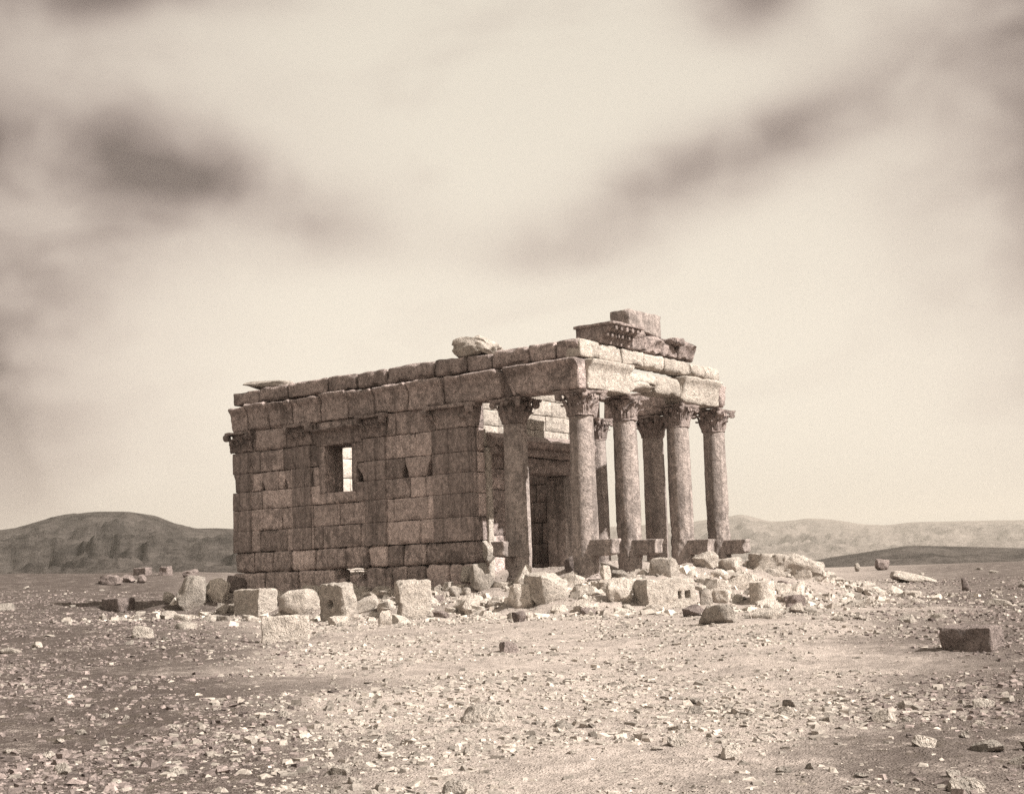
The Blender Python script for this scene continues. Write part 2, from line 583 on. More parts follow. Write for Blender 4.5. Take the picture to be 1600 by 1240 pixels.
def capital_mesh(seed, broken=0.0):
    rng = random.Random(seed)
    parts = []
    prof = [(0.435, 0.0), (0.47, 0.02), (0.47, 0.06), (0.43, 0.08), (0.43, 0.3), (0.45, 0.5), (0.50, 0.68), (0.60, 0.78)]
    parts.append(lathe(prof, 28))
    for row, (h, r0, cu, wd) in enumerate([(0.42, 0.445, 0.22, 0.29), (0.68, 0.45, 0.26, 0.30)]):
        for k in range(8):
            if rng.random() < broken * 0.6:
                continue
            V, F = leaf(h * rng.uniform(0.92, 1.04), wd, cu * rng.uniform(0.5, 1.1), seed + k, lean=0.16)
            V = V + np.array([0, -r0, 0.07])
            parts.append((rotz(V, (k + 0.5 * row) * math.pi / 4), F))
    for k in range(4):                       # corner volutes
        a = math.pi / 4 + k * math.pi / 2
        if rng.random() < broken:
            continue
        V, F = lathe([(0.05, -0.07), (0.12, -0.075), (0.135, -0.03), (0.135, 0.03), (0.12, 0.075), (0.05, 0.07)], 14)
        V = V[:, [2, 0, 1]] * np.array([1, 1, 1])
        V = V + np.array([0, -0.78, 0.70])
        parts.append((rotz(V, a), F))
        V, F = leaf(0.72, 0.18, 0.24, seed + 40 + k, lean=0.30)
        V = V + np.array([0, -0.46, 0.06])
        parts.append((rotz(V, a), F))
    for k in range(4):                       # small inner helices
        for s in (-1, 1):
            V, F = lathe([(0.02, -0.04), (0.075, -0.045), (0.075, 0.045), (0.02, 0.04)], 10)
            V = V[:, [0, 2, 1]]
            V = V + np.array([s * 0.10, -0.56, 0.70])
            parts.append((rotz(V, k * math.pi / 2), F))
    # abacus with concave sides and cut corners
    ring = []
    n = 9
    for k in range(4):
        for i in range(n):
            s = i / (n - 1) * 2 - 1
            x = s * 0.66
            y = -0.71 + 0.19 * (1 - s * s)
            c, sn = math.cos(k * math.pi / 2), math.sin(k * math.pi / 2)
            ring.append((x * c - y * sn, x * sn + y * c))
    ring = np.array(ring)
    nr = len(ring)
    V, F = [], []
    for sc_, z in ((0.90, 0.78), (0.97, 0.82), (0.99, 0.86), (1.0, 0.90)):
        V += [(x * sc_, y * sc_, z) for x, y in ring]
    for j in range(3):
        for i in range(nr):
            k = (i + 1) % nr
            F.append((j * nr + i, j * nr + k, (j + 1) * nr + k, (j + 1) * nr + i))
    V += [(0, 0, 0.78), (0, 0, 0.90)]
    for i in range(nr):
        k = (i + 1) % nr
        F.append((k, i, 4 * nr, 4 * nr)); F.append((3 * nr + i, 3 * nr + k, 4 * nr + 1, 4 * nr + 1))
    parts.append((np.array(V), np.array(F)))
    V, F = join(parts)
    off = np.array([seed * 3.3, seed * 1.7, seed * 2.9])
    d = np.stack([vnoise(V * 6 + off, seed), vnoise(V * 6 + off + 31, seed + 1), vnoise(V * 6 + off + 57, seed + 2)], -1)
    d2 = np.stack([vnoise(V * 2.4 + off, seed + 3), vnoise(V * 2.4 + off + 31, seed + 4), vnoise(V * 2.4 + off + 57, seed + 6)], -1)
    V = V + d * 0.034 + d2 * 0.04
    return V, F


# ------------------------------------------------------------------ ground and hills
def polar_grid(th, rr):
    T, R_ = np.meshgrid(th, rr, indexing='ij')
    X = CAM[0] + R_ * np.cos(T)
    Y = CAM[1] + R_ * np.sin(T)
    a = np.arange(len(th) * len(rr)).reshape(len(th), len(rr))
    F = np.stack([a[:-1, :-1], a[:-1, 1:], a[1:, 1:], a[1:, :-1]], -1).reshape(-1, 4)[:, ::-1]
    return X, Y, F


azc = math.atan2(FW[1], FW[0])
th = np.concatenate([np.linspace(azc - 0.65, azc + 0.65, 460), np.linspace(azc + 0.65, azc + 2 * math.pi - 0.65, 110)[1:]])
rr = np.concatenate([[0.02, 1.0, 2.0], np.geomspace(3.0, 110.0, 400), np.geomspace(115, 9000, 60)])
X, Y, F = polar_grid(th, rr)
Z = height(X, Y)
g = mesh_obj('ground', np.stack([X.ravel(), Y.ravel(), Z.ravel()], -1), F, M['ground'], smooth=True)
tag(g, kind='structure')


def hill(name, prof, r0, rc, r1, base, mat, rough, seed, nth=460, nr=110):
    """a ridge of hills: prof = [(azimuth deg, crest elevation deg seen from the plain)]"""
    pa = np.array([p[0] for p in prof]); pe = np.array([p[1] for p in prof])
    o_ = np.argsort(pa)
    pa, pe = pa[o_], pe[o_]
    t = np.linspace(pa[0], pa[-1], nth)
    e = np.interp(t, pa, pe)
    ke = np.array([1, 2, 3, 2, 1.0]); ke /= ke.sum()
    e = np.convolve(np.pad(e, 2, mode='edge'), ke, 'valid')
    R_ = np.linspace(r0, r1, nr)
    X, Y, F = polar_grid(np.radians(t), R_)
    q = (R_ - r0) / (rc - r0)
    shape = np.where(R_ <= rc, S(q) * 0.55 + 0.45 * np.clip(q, 0, 1), np.clip(1 - (np.maximum(R_ - rc, 0) / (r1 - rc)) ** 1.6, 0, 1))
    crest = np.tan(np.radians(e)) * rc + CAM[2] - base
    edge = np.clip(np.minimum(t - t[0], t[-1] - t) / 3.0, 0, 1)
    Z = base - 2 + (crest[:, None] + 2) * shape[None, :]
    P = np.stack([X.ravel(), Y.ravel(), np.zeros(X.size)], -1) / (r1 - r0)
    nz = fbm(P * 14, seed, 6, 0.6).reshape(X.shape)
    nz = -np.abs(nz)
    Z = Z + nz * rough * crest[:, None] * np.sin(np.clip(shape, 0, 1) * math.pi)[None, :]
    o = mesh_obj(name, np.stack([X.ravel(), Y.ravel(), Z.ravel()], -1), F, mat, smooth=True)
    tag(o, kind='structure')
    return o


hill('hill', [(80, 0.6), (72, 1.3), (66, 1.9), (60, 2.1), (56.7, 2.5), (55.3, 2.92), (53.9, 3.05), (52.7, 3.03), (51.6, 2.84),
              (50.87, 2.52), (50.1, 2.31), (49.5, 2.31), (48.7, 2.26), (46.5, 2.1), (43, 1.7), (40, 1.2), (37, 0.7), (34, 0.1)],
     380, 1250, 2000, 1.0, M['hill'], 0.5, 3)
hill('hill', [(34, 0.02), (30, 0.05), (27.5, 0.09), (26.3, 0.19), (25.0, 0.38), (23.3, 0.58), (22.1, 0.72), (20.9, 0.66), (19.3, 0.55), (17.9, 0.46),
              (14, 0.6), (9, 0.9), (4, 0.7), (-4, 0.3), (-10, 0.05)],
     420, 1100, 1700, -0.3, M['hill'], 0.35, 5)
hill('mountains', [(60, 1.0), (52, 1.2), (45, 1.5), (38, 1.8), (33, 1.9), (30.3, 1.97), (28.9, 2.13), (28.4, 2.2), (27.9, 2.05), (27.4, 1.87), (26.6, 1.84), (25.9, 1.94),
                   (25, 1.86), (24.3, 1.72), (23.7, 1.6), (22.8, 1.54), (22.0, 1.62), (20.2, 1.58), (17.8, 1.52), (12, 1.7), (5, 1.4), (-5, 1.6), (-20, 1.0)],
     2300, 5600, 7600, -0.5, M['far'], 0.55, 8, nth=620, nr=140)

# ------------------------------------------------------------------ the temple
temple = empty('ruined_temple', (5.0, 9.0, 0.0))
TO = np.array([5.0, 9.0, 0.0])
tag(temple, 'ruined roofless stone temple with a porch of carved columns', 'temple')


def tpart(name):
    return empty(name, (-TO[0], -TO[1], -TO[2]), temple)


ZC = {'0': (-0.35, 0.71), 'A': (0.71, 1.55), 'B': (1.55, 2.43), 'C': (2.43, 3.30), 'D': (3.30, 4.06),
      'E': (4.06, 4.83), 'F': (4.83, 5.72), 'G': (5.72, 6.60)}
JO = {'0': [18.05, 16.13, 14.18, 12.10, None, 10.44, 9.47, 9.06, 8.36, 7.40, 6.27, 5.57, 5.1],
      'A': [18.0, 16.85, 15.71, 14.57, 13.26, 11.62, 10.36, 9.38, 8.56, 7.40, 5.10],
      'B': [18.0, 16.50, 14.82, 13.34, 12.80, 10.76, 9.44, 7.69, 5.57, 5.10],
      'C': [18.0, 16.32, 15.10, 13.38, 11.88, 10.47, 9.34, 8.98, 7.25, 5.10],
      'D': [18.0, 16.31, 14.43, 13.47, 12.71, None, 10.97, 9.51, 8.10, 7.36, 6.87, 5.10],
      'E': [18.0, 16.92, 16.30, 15.35, 14.95, 14.50, 13.33, 12.72, None, 10.95, 9.72, 9.37, 8.36, 7.05, 5.10],
      'F': [18.0, 16.91, 16.45, 15.02, 14.46, 13.49, 12.72, None, 10.96, 9.37, 7.81, 6.87, 5.10],
      'G': [18.0, 16.72, 14.85, 13.15, None, 10.57, 9.30, 8.81, 6.95, 5.10]}
# clamp holes robbed at the foot of joints in course E: joint y -> (width towards +y, width towards -y, height fraction)
NOTCH = {16.30: (0.14, 0.14, 0.42), 14.95: (0.13, 0.13, 0.5), 13.33: (0.42, 0.0, 0.8), 10.95: (0.0, 0.36, 0.85), 9.72: (0.06, 0.20, 0.75),
         8.36: (0.18, 0.14, 0.75), 7.05: (0.22, 0.05, 0.8)}
WALL_X = 0.09
side_wall = tpart('side_wall')
sd = 1
for cname, (z0, z1) in ZC.items():
    js = JO[cname]
    for a, b in zip(js[:-1], js[1:]):
        if a is None or b is None:
            continue
        sd += 1
        rough = cname in ('0', 'A')
        gap = 0.03 if rough else random.choice([0.008, 0.012, 0.022])
        xo = WALL_X + random.uniform(-0.018, 0.018) - (0.05 if rough else 0) - (0.05 if cname == '0' else 0)
        nl = NOTCH.get(a, (0, 0, 1)) if cname == 'E' else (0, 0, 1)
        nr_ = NOTCH.get(b, (0, 0, 1)) if cname == 'E' else (0, 0, 1)
        h2 = (z1 - z0) / 2

        def dfm(V, nl=nl, nr_=nr_, h2=h2, w2=(a - b) / 2, rough=rough, cname=cname, sd=sd):
            V = V.copy()
            t = (V[:, 2] + h2) / (2 * h2)
            fl = np.clip(1 - t / nl[2], 0, 1)
            fr = np.clip(1 - t / nr_[2], 0, 1)
            side = np.clip((V[:, 1] / w2 + 1) / 2, 0, 1)          # 0 at -y end, 1 at +y end
            V[:, 1] -= nl[1] * np.minimum(fl * 1.6, 1) * S((side - 0.55) / 0.45)
            V[:, 1] += nr_[0] * np.minimum(fr * 1.6, 1) * S((0.45 - side) / 0.45)
            return V
        block('stone', (xo, b + gap / 2, z0 + gap / 2), (0.93 + random.uniform(-.02, .02), a - gap / 2, z1 - gap / 2), M[random.Random(sd * 5 + 2).choice(['wall', 'wall', 'wall_pale', 'wall', 'wall_pale', 'patina'] if not rough else ['wall', 'wall_pale', 'wall'])], side_wall, sd,
              r=0.11 if rough else random.uniform(0.022, 0.045), amp=0.045 if rough else 0.018, chip=0.09 if rough else random.choice([0.03, 0.06, 0.10]),
              step=0.15, deform=dfm)
# small packing stones under the broken stretch of the lowest course
for k, (y0, y1, z0, z1) in enumerate([(11.7, 12.15, -0.5, 0.35), (11.1, 11.75, -0.5, 0.18), (10.5, 11.15, -0.5, 0.30), (10.9, 11.5, 0.12, 0.45)]):
    block('packing_stone', (0.05 + 0.1 * (k % 2), y0, z0), (0.7, y1, z1), M['wall'], side_wall, 300 + k, r=0.14, amp=0.05, chip=0.08)
# slab added inside the wall so no light leaks through the joints
for k, (y0, y1, z0, z1) in enumerate([(13.1, 17.8, -0.3, 6.55), (5.3, 10.5, -0.3, 6.55), (10.5, 13.1, 0.80, 3.55), (10.6, 13.1, 5.95, 6.55)]):
    block('joint_backing', (0.42, y0, z0), (0.72, y1, z1), M['patina'], side_wall, 320 + k, r=0.05, step=0.5, amp=0.01, chip=0)
# pilasters with a block per course and a carved capital on top
PIL = [(16.98, 18.04), (13.43, 14.46), (9.36, 10.44), (5.06, 6.93)]
pil_caps = []
for pi_, (y0, y1) in enumerate(PIL):
    p = tpart('pilaster')
    for cname in 'BCDEF':
        z0, z1 = ZC[cname]
        sd += 1
        ya = y0 + random.uniform(-.008, .008)
        yb = y1 + random.uniform(-.008, .008)
        if pi_ == 0 and cname == 'E':
            yb -= 0.22

        def dfm(V, pi_=pi_, cname=cname):
            if pi_ == 0 and cname == 'E':
                V = V.copy()
                V[:, 1] += 0.16 * np.clip((V[:, 1] - 0.1) / 0.3, 0, 1) * np.clip((V[:, 2]) / 0.35, -0.4, 1)
            return V
        block('stone', (-0.005 + random.uniform(-.008, .008), ya, z0 + 0.004), (0.4, yb, z1 - 0.004), M['patina'], p, sd, r=0.022, amp=0.008,
              chip=0.02, step=0.15, deform=dfm)
    # capital: plain bell block, leaves on its outer face, abacus with corner scrolls
    parts = []
    wd = y1 - y0
    V, F = rbox((0.5, wd, 0.80), 0.03, 0.12, 0.02, 3, 400 + pi_, 0.04)
    parts.append((V + np.array([0.21, (y0 + y1) / 2, 6.14]), F))
    if pi_ == 3:
        spots1 = [y0 + wd * t for t in (0.12, 0.88)]
        spots2 = [y0 + wd * t for t in (0.04, 0.8, 0.97)]
        vol = (y0, y1)
    else:
        spots1 = [y0 + wd * t for t in (0.17, 0.5, 0.83)]
        spots2 = [y0 + wd * t for t in (0.02, 0.34, 0.66, 0.98)]
        vol = (y0, y1)
    for h, sp in ((0.40, spots1), (0.62, spots2)):
        for q, yy in enumerate(sp):
            V, F = leaf(h * random.uniform(0.85, 1.05), 0.30, 0.24 * random.uniform(0.5, 1.1), q, lean=0.16)
            V = rotz(V, -math.pi / 2) + np.array([-0.04, yy, 5.76])
            parts.append((V, F))
    for yy, s in zip(vol, (-1, 1)):
        V, F = leaf(0.66, 0.22, 0.20, 5, lean=0.12)
        V = rotz(V, -math.pi / 2 + (math.pi / 4) * (1 if s < 0 else -1)) + np.array([0.02, yy, 5.80])
        parts.append((V, F))
        V, F = lathe([(0.03, -0.07), (0.12, -0.07), (0.12, 0.07), (0.03, 0.07)], 12)
        V = V[:, [0, 2, 1]] * 1.25 + np.array([-0.18, yy + s * 0.12, 6.38])
        parts.append((V, F))
    V, F = rbox((0.78, wd + 0.42, 0.13), 0.03, 0.14, 0.03, 3, 420 + pi_, 0.10)
    parts.append((V + np.array([0.12, (y0 + y1) / 2, 6.545]), F))
    if pi_ == 0:                              # the corner capital turns round the rear corner
        for h, sp in ((0.40, (0.12, 0.38)), (0.62, (0.0, 0.25))):
            for q, xx in enumerate(sp):
                V, F = leaf(h, 0.30, 0.16, q)
                parts.append((rotz(V, math.pi) + np.array([xx + 0.08, y1 + 0.02, 5.76]), F))
    V, F = join(parts)
    dd = np.stack([vnoise(V * 6 + 11 * q, 70 + q + pi_) for q in range(3)], -1)
    V = V + dd * 0.028
    mesh_obj('capital', V, F, M['carved'], p, smooth=False)

# window: lintel with worn hood, jambs, sill
win = tpart('window_frame')
def hood(V):
    V = V.copy()
    up = S((V[:, 2] - 0.10) / 0.25)
    V[:, 0] -= np.where(V[:, 0] < -0.3, 0.27, 0) * up
    V[:, 2] -= up * (0.10 * np.abs(vnoise(np.stack([V[:, 1] * 2.2, V[:, 1] * 0, V[:, 1] * 0], -1), 4)) + 0.10 * S((V[:, 1] - 0.55) / 0.6))
    return V
block('lintel', (0.03, 10.60, 5.62), (1.45, 13.14, 6.40), M['patina'], win, 501, r=0.05, amp=0.03, chip=0.06, step=0.11, deform=hood)  # unseen inner end deepened so its shadow covers the reveal
block('stone', (0.12, 10.62, 6.30), (0.9, 13.12, 6.60), M['wall'], win, 506, r=0.03, amp=0.01, chip=0.02)
block('jamb', (0.05, 12.62, 3.72), (1.12, 12.95, 5.64), M['wall'], win, 502, r=0.03, amp=0.015, chip=0.03)
block('jamb', (0.05, 10.92, 3.72), (1.5, 11.14, 5.64), M['wall'], win, 503, r=0.03, amp=0.015, chip=0.03)  # unseen inner end lengthened to throw shade on the opposite jamb
block('sill', (0.04, 10.975, 3.31), (0.9, 12.705, 3.735), M['wall'], win, 504, r=0.03, amp=0.015, chip=0.03)

# the wall with the door between porch and cella (y 5.1 .. 6.0)
door_wall = tpart('door_wall')
DZ = [0.20, 0.95, 1.75, 2.6, 3.45, 4.25, 5.05, 5.85, 6.45, 7.05, 7.75, 8.30]
DX0, DX1 = 3.35, 5.75
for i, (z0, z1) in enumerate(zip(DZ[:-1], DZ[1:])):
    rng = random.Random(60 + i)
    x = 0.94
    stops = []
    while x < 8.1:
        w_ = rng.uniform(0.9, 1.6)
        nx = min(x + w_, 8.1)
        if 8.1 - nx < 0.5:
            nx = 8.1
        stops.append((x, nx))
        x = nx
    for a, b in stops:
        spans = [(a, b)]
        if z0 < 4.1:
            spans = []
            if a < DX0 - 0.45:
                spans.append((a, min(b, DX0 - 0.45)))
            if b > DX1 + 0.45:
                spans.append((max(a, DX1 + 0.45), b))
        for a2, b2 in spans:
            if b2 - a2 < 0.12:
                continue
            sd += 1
            block('stone', (a2 + 0.005, 5.16 + rng.uniform(-.015, .015), z0 + 0.005), (b2 - 0.005, 5.98, z1 - 0.005), M['front'] if z0 > 4.6 else M['wall'], door_wall, sd,  # below the shadow line darker patinated stone also carries the porch shade
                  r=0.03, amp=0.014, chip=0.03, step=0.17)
block('jamb', (DX0 - 0.47, 4.98, 0.2), (DX0, 5.9, 4.12), M['shaft'], door_wall, 601, r=0.05, amp=0.02, chip=0.05)
block('jamb', (DX1, 4.98, 0.2), (DX1 + 0.47, 5.9, 4.12), M['shaft'], door_wall, 602, r=0.05, amp=0.02, chip=0.05)
block('lintel', (DX0 - 0.55, 4.93, 4.12), (DX1 + 0.55, 5.9, 4.72), M['carved'], door_wall, 603, r=0.06, amp=0.035, chip=0.08)
def doorhood(V):
    V = V.copy()
    up = np.clip((V[:, 2] + 0.15) / 0.55, 0, 1)
    V[:, 1] -= np.where(V[:, 1] < 0, 0.30, 0) * up
    V[:, 2] -= np.where(V[:, 2] > 0.1, 0.30 * S((-V[:, 1] + 0.1) / 0.6), 0)
    return V
block('door_cornice', (1.12, 4.72, 4.74), (7.4, 5.6, 5.62), M['carved'], door_wall, 604, r=0.06, amp=0.04, chip=0.09, step=0.13, deform=doorhood)
# engaged piers either side of the door wall
block('pier', (0.93, 5.02, 0.15), (1.22, 5.5, 5.0), M['front'], door_wall, 605, r=0.03, amp=0.015, chip=0.03)

# rear wall, far side wall
rear_wall = tpart('rear_wall')
RZ = [0.0, 0.71, 1.55, 2.43, 3.3, 4.06, 4.83, 5.72, 6.6, 7.7]
for i, (z0, z1) in enumerate(zip(RZ[:-1], RZ[1:])):
    rng = random.Random(90 + i)
    x = 0.95
    while x < 9.5:
        nx = min(x + rng.uniform(1.0, 1.8), 9.5)
        if 9.5 - nx < 0.5:
            nx = 9.5
        sd += 1
        block('stone', (x + 0.006, 17.08 + rng.uniform(-.015, .015), z0 + 0.006), (nx - 0.006, 17.95, z1 - 0.006), M['lime'], rear_wall, sd,
              r=0.035, amp=0.015, chip=0.03, step=0.25)
        x = nx
far_wall = tpart('side_wall')  # dark stone throughout stands in for the entablature's shadow on its end
for i, (z0, z1) in enumerate(zip(RZ[:-1], RZ[1:])):
    rng = random.Random(120 + i)
    y = 5.63
    while y < 17.05:
        ny = min(y + rng.uniform(1.0, 1.8), 17.05)
        if 17.05 - ny < 0.5:
            ny = 17.05
        sd += 1
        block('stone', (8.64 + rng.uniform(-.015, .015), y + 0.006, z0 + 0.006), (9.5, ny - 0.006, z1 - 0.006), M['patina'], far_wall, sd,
              r=0.035, amp=0.015, chip=0.03, step=0.25)
        y = ny

# columns
def drum_mesh(z0, z1, r0, r1, seed, worn):
    n = max(4, int((z1 - z0) / 0.085))
    zs = np.linspace(z0 + 0.001, z1 - 0.001, n)
    prof = []
    for k, z in enumerate(zs):
        r = r0 + (r1 - r0) * (z - z0) / (z1 - z0)
        if k in (0, n - 1):
            r -= 0.0015
        prof.append((r, z))
    V, F = lathe(prof, 44)
    rad_ = np.hypot(V[:, 0], V[:, 1])
    nrm = np.stack([V[:, 0], V[:, 1], np.zeros(len(V))], -1) / np.maximum(rad_, 1e-6)[:, None]
    off = seed * 2.77
    wz = np.where(rad_ > 0.1, 1.0, 0.0)
    low = S((worn - V[:, 2]) / 1.0)
    n1 = fbm(V * 1.8 + off, seed, 2)
    n2 = fbm(V * 7.0 + off, seed + 3, 3, 0.6)
    n3 = np.clip(vnoise(V * 3.3 + off, seed + 9) - 0.35, 0, 1)
    d = 0.008 * n1 + 0.006 * n2 + low * (0.030 * n2 - 0.028) - 0.03 * n3 * (0.3 + low)
    return V + nrm * (d * wz)[:, None], F


COLS = [('side', 0.58, 3.40, 5.70, -0.6, 1.2), ('corner', 0.62, 0.50, 5.70, -0.9, 1.1), ('front', 3.42, 0.50, 5.70, -0.7, 2.4),
        ('front', 7.16, 0.50, 5.70, -0.5, 2.6), ('front', 9.98, 0.50, 5.70, -0.5, 3.0), ('side', 9.9, 3.34, 5.70, -0.3, 2.0), ('engaged', 8.62, 5.28, 5.70, 0.0, 1.0)]
for ci, (kind, cx, cy, zt, zb, worn) in enumerate(COLS):
    c = empty('column', (cx - TO[0], cy - TO[1], -TO[2]), temple)
    cuts = [[0.15, 1.95, 3.9, 5.68], [0.15, 1.36, 3.10, 4.62, 5.68], [0.15, 1.40, 3.3, 5.0, 5.68], [0.15, 1.4, 3.2, 4.7, 5.68], [0.15, 1.4, 2.9, 4.5, 5.68],
            [0.15, 1.8, 3.7, 5.68], [0.15, 2.1, 4.0, 5.68]][ci]
    for k, (a, b) in enumerate(zip(cuts[:-1], cuts[1:])):
        rr_ = lambda z: 0.468 - 0.040 * (z / 5.7) ** 1.5
        sc6 = 0.86 if ci == 6 else 1.0
        V, F = drum_mesh(a, b, rr_(a) * sc6, rr_(b) * sc6, 10 * ci, worn)
        mesh_obj('drum', V, F, M['shaft'], c, smooth=True).data.set_sharp_from_angle(angle=rad(50))
    # worn attic base
    prof = [(0.66, zb - 0.3), (0.64, zb + 0.1), (0.62, -0.32), (0.60, -0.24), (0.54, -0.20), (0.52, -0.12), (0.56, -0.06), (0.555, 0.02), (0.49, 0.07), (0.475, 0.148)]
    prof = [p for p in prof if True]
    prof = sorted(prof, key=lambda q: q[1])
    V, F = lathe(prof, 36)
    nn = fbm(V * 2.6 + ci * 5, 40 + ci, 3, 0.6)
    rr2 = np.hypot(V[:, 0], V[:, 1])
    V[:, :2] *= (1 + np.where(rr2 > 0.1, nn * 0.10 - 0.05, 0))[:, None]
    mesh_obj('base', V, F, M['shaft'], c, smooth=False)
    V, F = capital_mesh(11 + ci, [0.1, 0.12, 0.6, 0.25, 0.05, 0.2, 0.3][ci])
    o = mesh_obj('capital', V, F, M['carved'], c, smooth=False)
    o.location = (0, 0, 5.68)
    if ci == 6:
        o.scale = (0.8, 0.8, 1.0)
    o.rotation_euler = (0, 0, rad(random.uniform(-1.5, 1.5)))
    # statue console: shaft course widened into a bracket
    if ci in (1, 2, 3, 4, 0):
        ln = 1.32

        def brk(V, ci=ci):
            V = V.copy()
            t = (V[:, 2] + 0.28) / 0.56
            out = np.clip((-V[:, 1] + 0.10) / 0.5, 0, 1)
            V[:, 2] += out * (1 - np.clip(t, 0, 1)) * 0.06 * (np.clip((-V[:, 1] - 0.25) / 0.4, 0, 1)) ** 2
            slab = S((t - 0.72) / 0.1)
            V[:, 1] -= slab * 0.07 * (V[:, 1] < 0)
            V[:, 0] *= 1 + slab * 0.10
            if ci == 4:
                V[:, 1] += 0.10 * vnoise(V * 5, 3) * (V[:, 1] < -0.4)
            return V
        V, F = rbox((0.52, ln, 0.56), 0.03, 0.10, 0.014, 3, 700 + ci, 0.05, brk)
        o = mesh_obj('console', V, F, M['shaft'], c, smooth=True)
        if ci == 0:
            o.rotation_euler = (0, 0, rad(-90))
            o.location = (-0.15 - 0.42, 0, 1.16)
        else:
            o.location = (0, -0.15 - 0.42, 1.08)

# entablature -------------------------------------------------------
ent = tpart('entablature')


def profile_block(name, axis, a, b, z0, z1, outer, depth, lip, mat, seed, r=0.05, amp=0.02, chip=0.06, tilt=0.0, notch=None, lipz=0.30):
    """a beam block running along `axis` from a to b; its outer face leans out into a moulding at the top"""
    ln = b - a

    def dfm(V):
        V = V.copy()
        t = V[:, 2] + (z1 - z0) / 2
        up = S((t - (z1 - z0) + lipz + 0.06) / lipz) if lip else 0
        fas = 0.035 * (t > 0.42 * (z1 - z0)) if lip else 0
        face = V[:, 1] < -depth * 0.25
        V[:, 1] -= np.where(face, lip * up + fas, 0)
        V[:, 2] += tilt * V[:, 0]
        if notch is not None:
            V = notch(V)
        return V
    V, F = rbox((ln, depth, z1 - z0), r, 0.13, amp, 1.9, seed, chip, dfm)
    V = V + np.array([0, depth / 2, 0])
    if axis == 'y':                           # outer face towards -x
        V = np.stack([V[:, 1], -V[:, 0], V[:, 2]], -1)
        o = mesh_obj(name, V, F, mat, ent, smooth=True)
        o.location = (outer, (a + b) / 2, (z0 + z1) / 2)
    else:
        o = mesh_obj(name, V, F, mat, ent, smooth=True)
        o.location = ((a + b) / 2, outer, (z0 + z1) / 2)
    return o


aj = [18.12, 17.1, 15.84, 14.38, 12.80, 11.26, 9.86, 8.05, 6.32]
for k, (a, b) in enumerate(zip(aj[:-1], aj[1:])):
    profile_block('architrave_block', 'y', b + 0.015, a - 0.015, 6.61, 7.69 + random.uniform(-.06, .05), random.uniform(-0.02, 0.02), 0.9, 0.19, M['beam'], 800 + k,
                  r=random.uniform(0.06, 0.12), amp=0.045, chip=0.14)


def cut_end(V):
    V = V.copy()
    V[:, 0] += 0.16 * S((V[:, 2] + 0.2) / 0.7) * (V[:, 0] < -1.0)
    return V


def cut_end2(V):
    V = V.copy()
    e = V[:, 0] > 1.2                          # the end at smaller... far end, sheared foot
    V[:, 0] += np.where(e, 0.0, 0)
    V[:, 0] -= 0.38 * np.clip((-V[:, 2] + 0.25) / 0.8, 0, 1) * (V[:, 0] > 1.3) * 0
    V[:, 0] += 0.34 * np.clip((-V[:, 2] + 0.25) / 0.8, 0, 1) * (V[:, 0] < -1.3)
    return V


# in a 'y' block local +x points to -y: the local -x end is the far (+y) end
profile_block('architrave_block', 'y', 3.56, 6.24, 6.61, 7.68, -0.03, 0.9, 0.20, M['beam'], 820, r=0.16, amp=0.03, chip=0.10)
profile_block('architrave_block', 'y', 0.06, 3.34, 6.61, 7.70, -0.03, 0.9, 0.20, M['beam'], 821, r=0.10, amp=0.025, chip=0.08, notch=cut_end2)
block('packing_stone', (0.25, 3.2, 6.65), (0.8, 3.75, 7.6), M['patina'], ent, 822, r=0.1, amp=0.04, chip=0.1)
# front
profile_block('architrave_block', 'x', 0.38, 3.10, 6.63, 7.68, -0.03, 0.85, 0.24, M['front'], 830, r=0.06, amp=0.04, chip=0.10)


def arch_bite(V):
    V = V.copy()
    V[:, 2] += np.where(V[:, 2] < 0, 0.26 * S((V[:, 0] + 1.1) / 0.8), 0) * (1 - 0.6 * S((V[:, 0] - 0.6) / 0.5))
    return V


profile_block('architrave_block', 'x', 3.12, 4.96, 6.63, 7.52, 0.0, 0.85, 0.0, M['front'], 831, r=0.22, amp=0.06, chip=0.12, notch=lambda V: arch_bite(V))
profile_block('architrave_block', 'x', 4.98, 6.78, 6.83, 7.50, 0.02, 0.85, 0.0, M['front'], 832, r=0.20, amp=0.06, chip=0.12)
profile_block('architrave_block', 'x', 6.80, 9.72, 6.63, 7.66, -0.02, 0.85, 0.20, M['front'], 833, r=0.09, amp=0.05, chip=0.13)
profile_block('architrave_block', 'x', 9.76, 10.35, 6.68, 7.60, 0.05, 0.8, 0.12, M['beam'], 834, r=0.12, amp=0.05, chip=0.1)
# far return of the porch beam
profile_block('architrave_block', 'x', 9.45, 10.35, 6.63, 7.6, 0.95, 4.5, 0.0, M['beam'], 835, r=0.08, amp=0.03, chip=0.05)
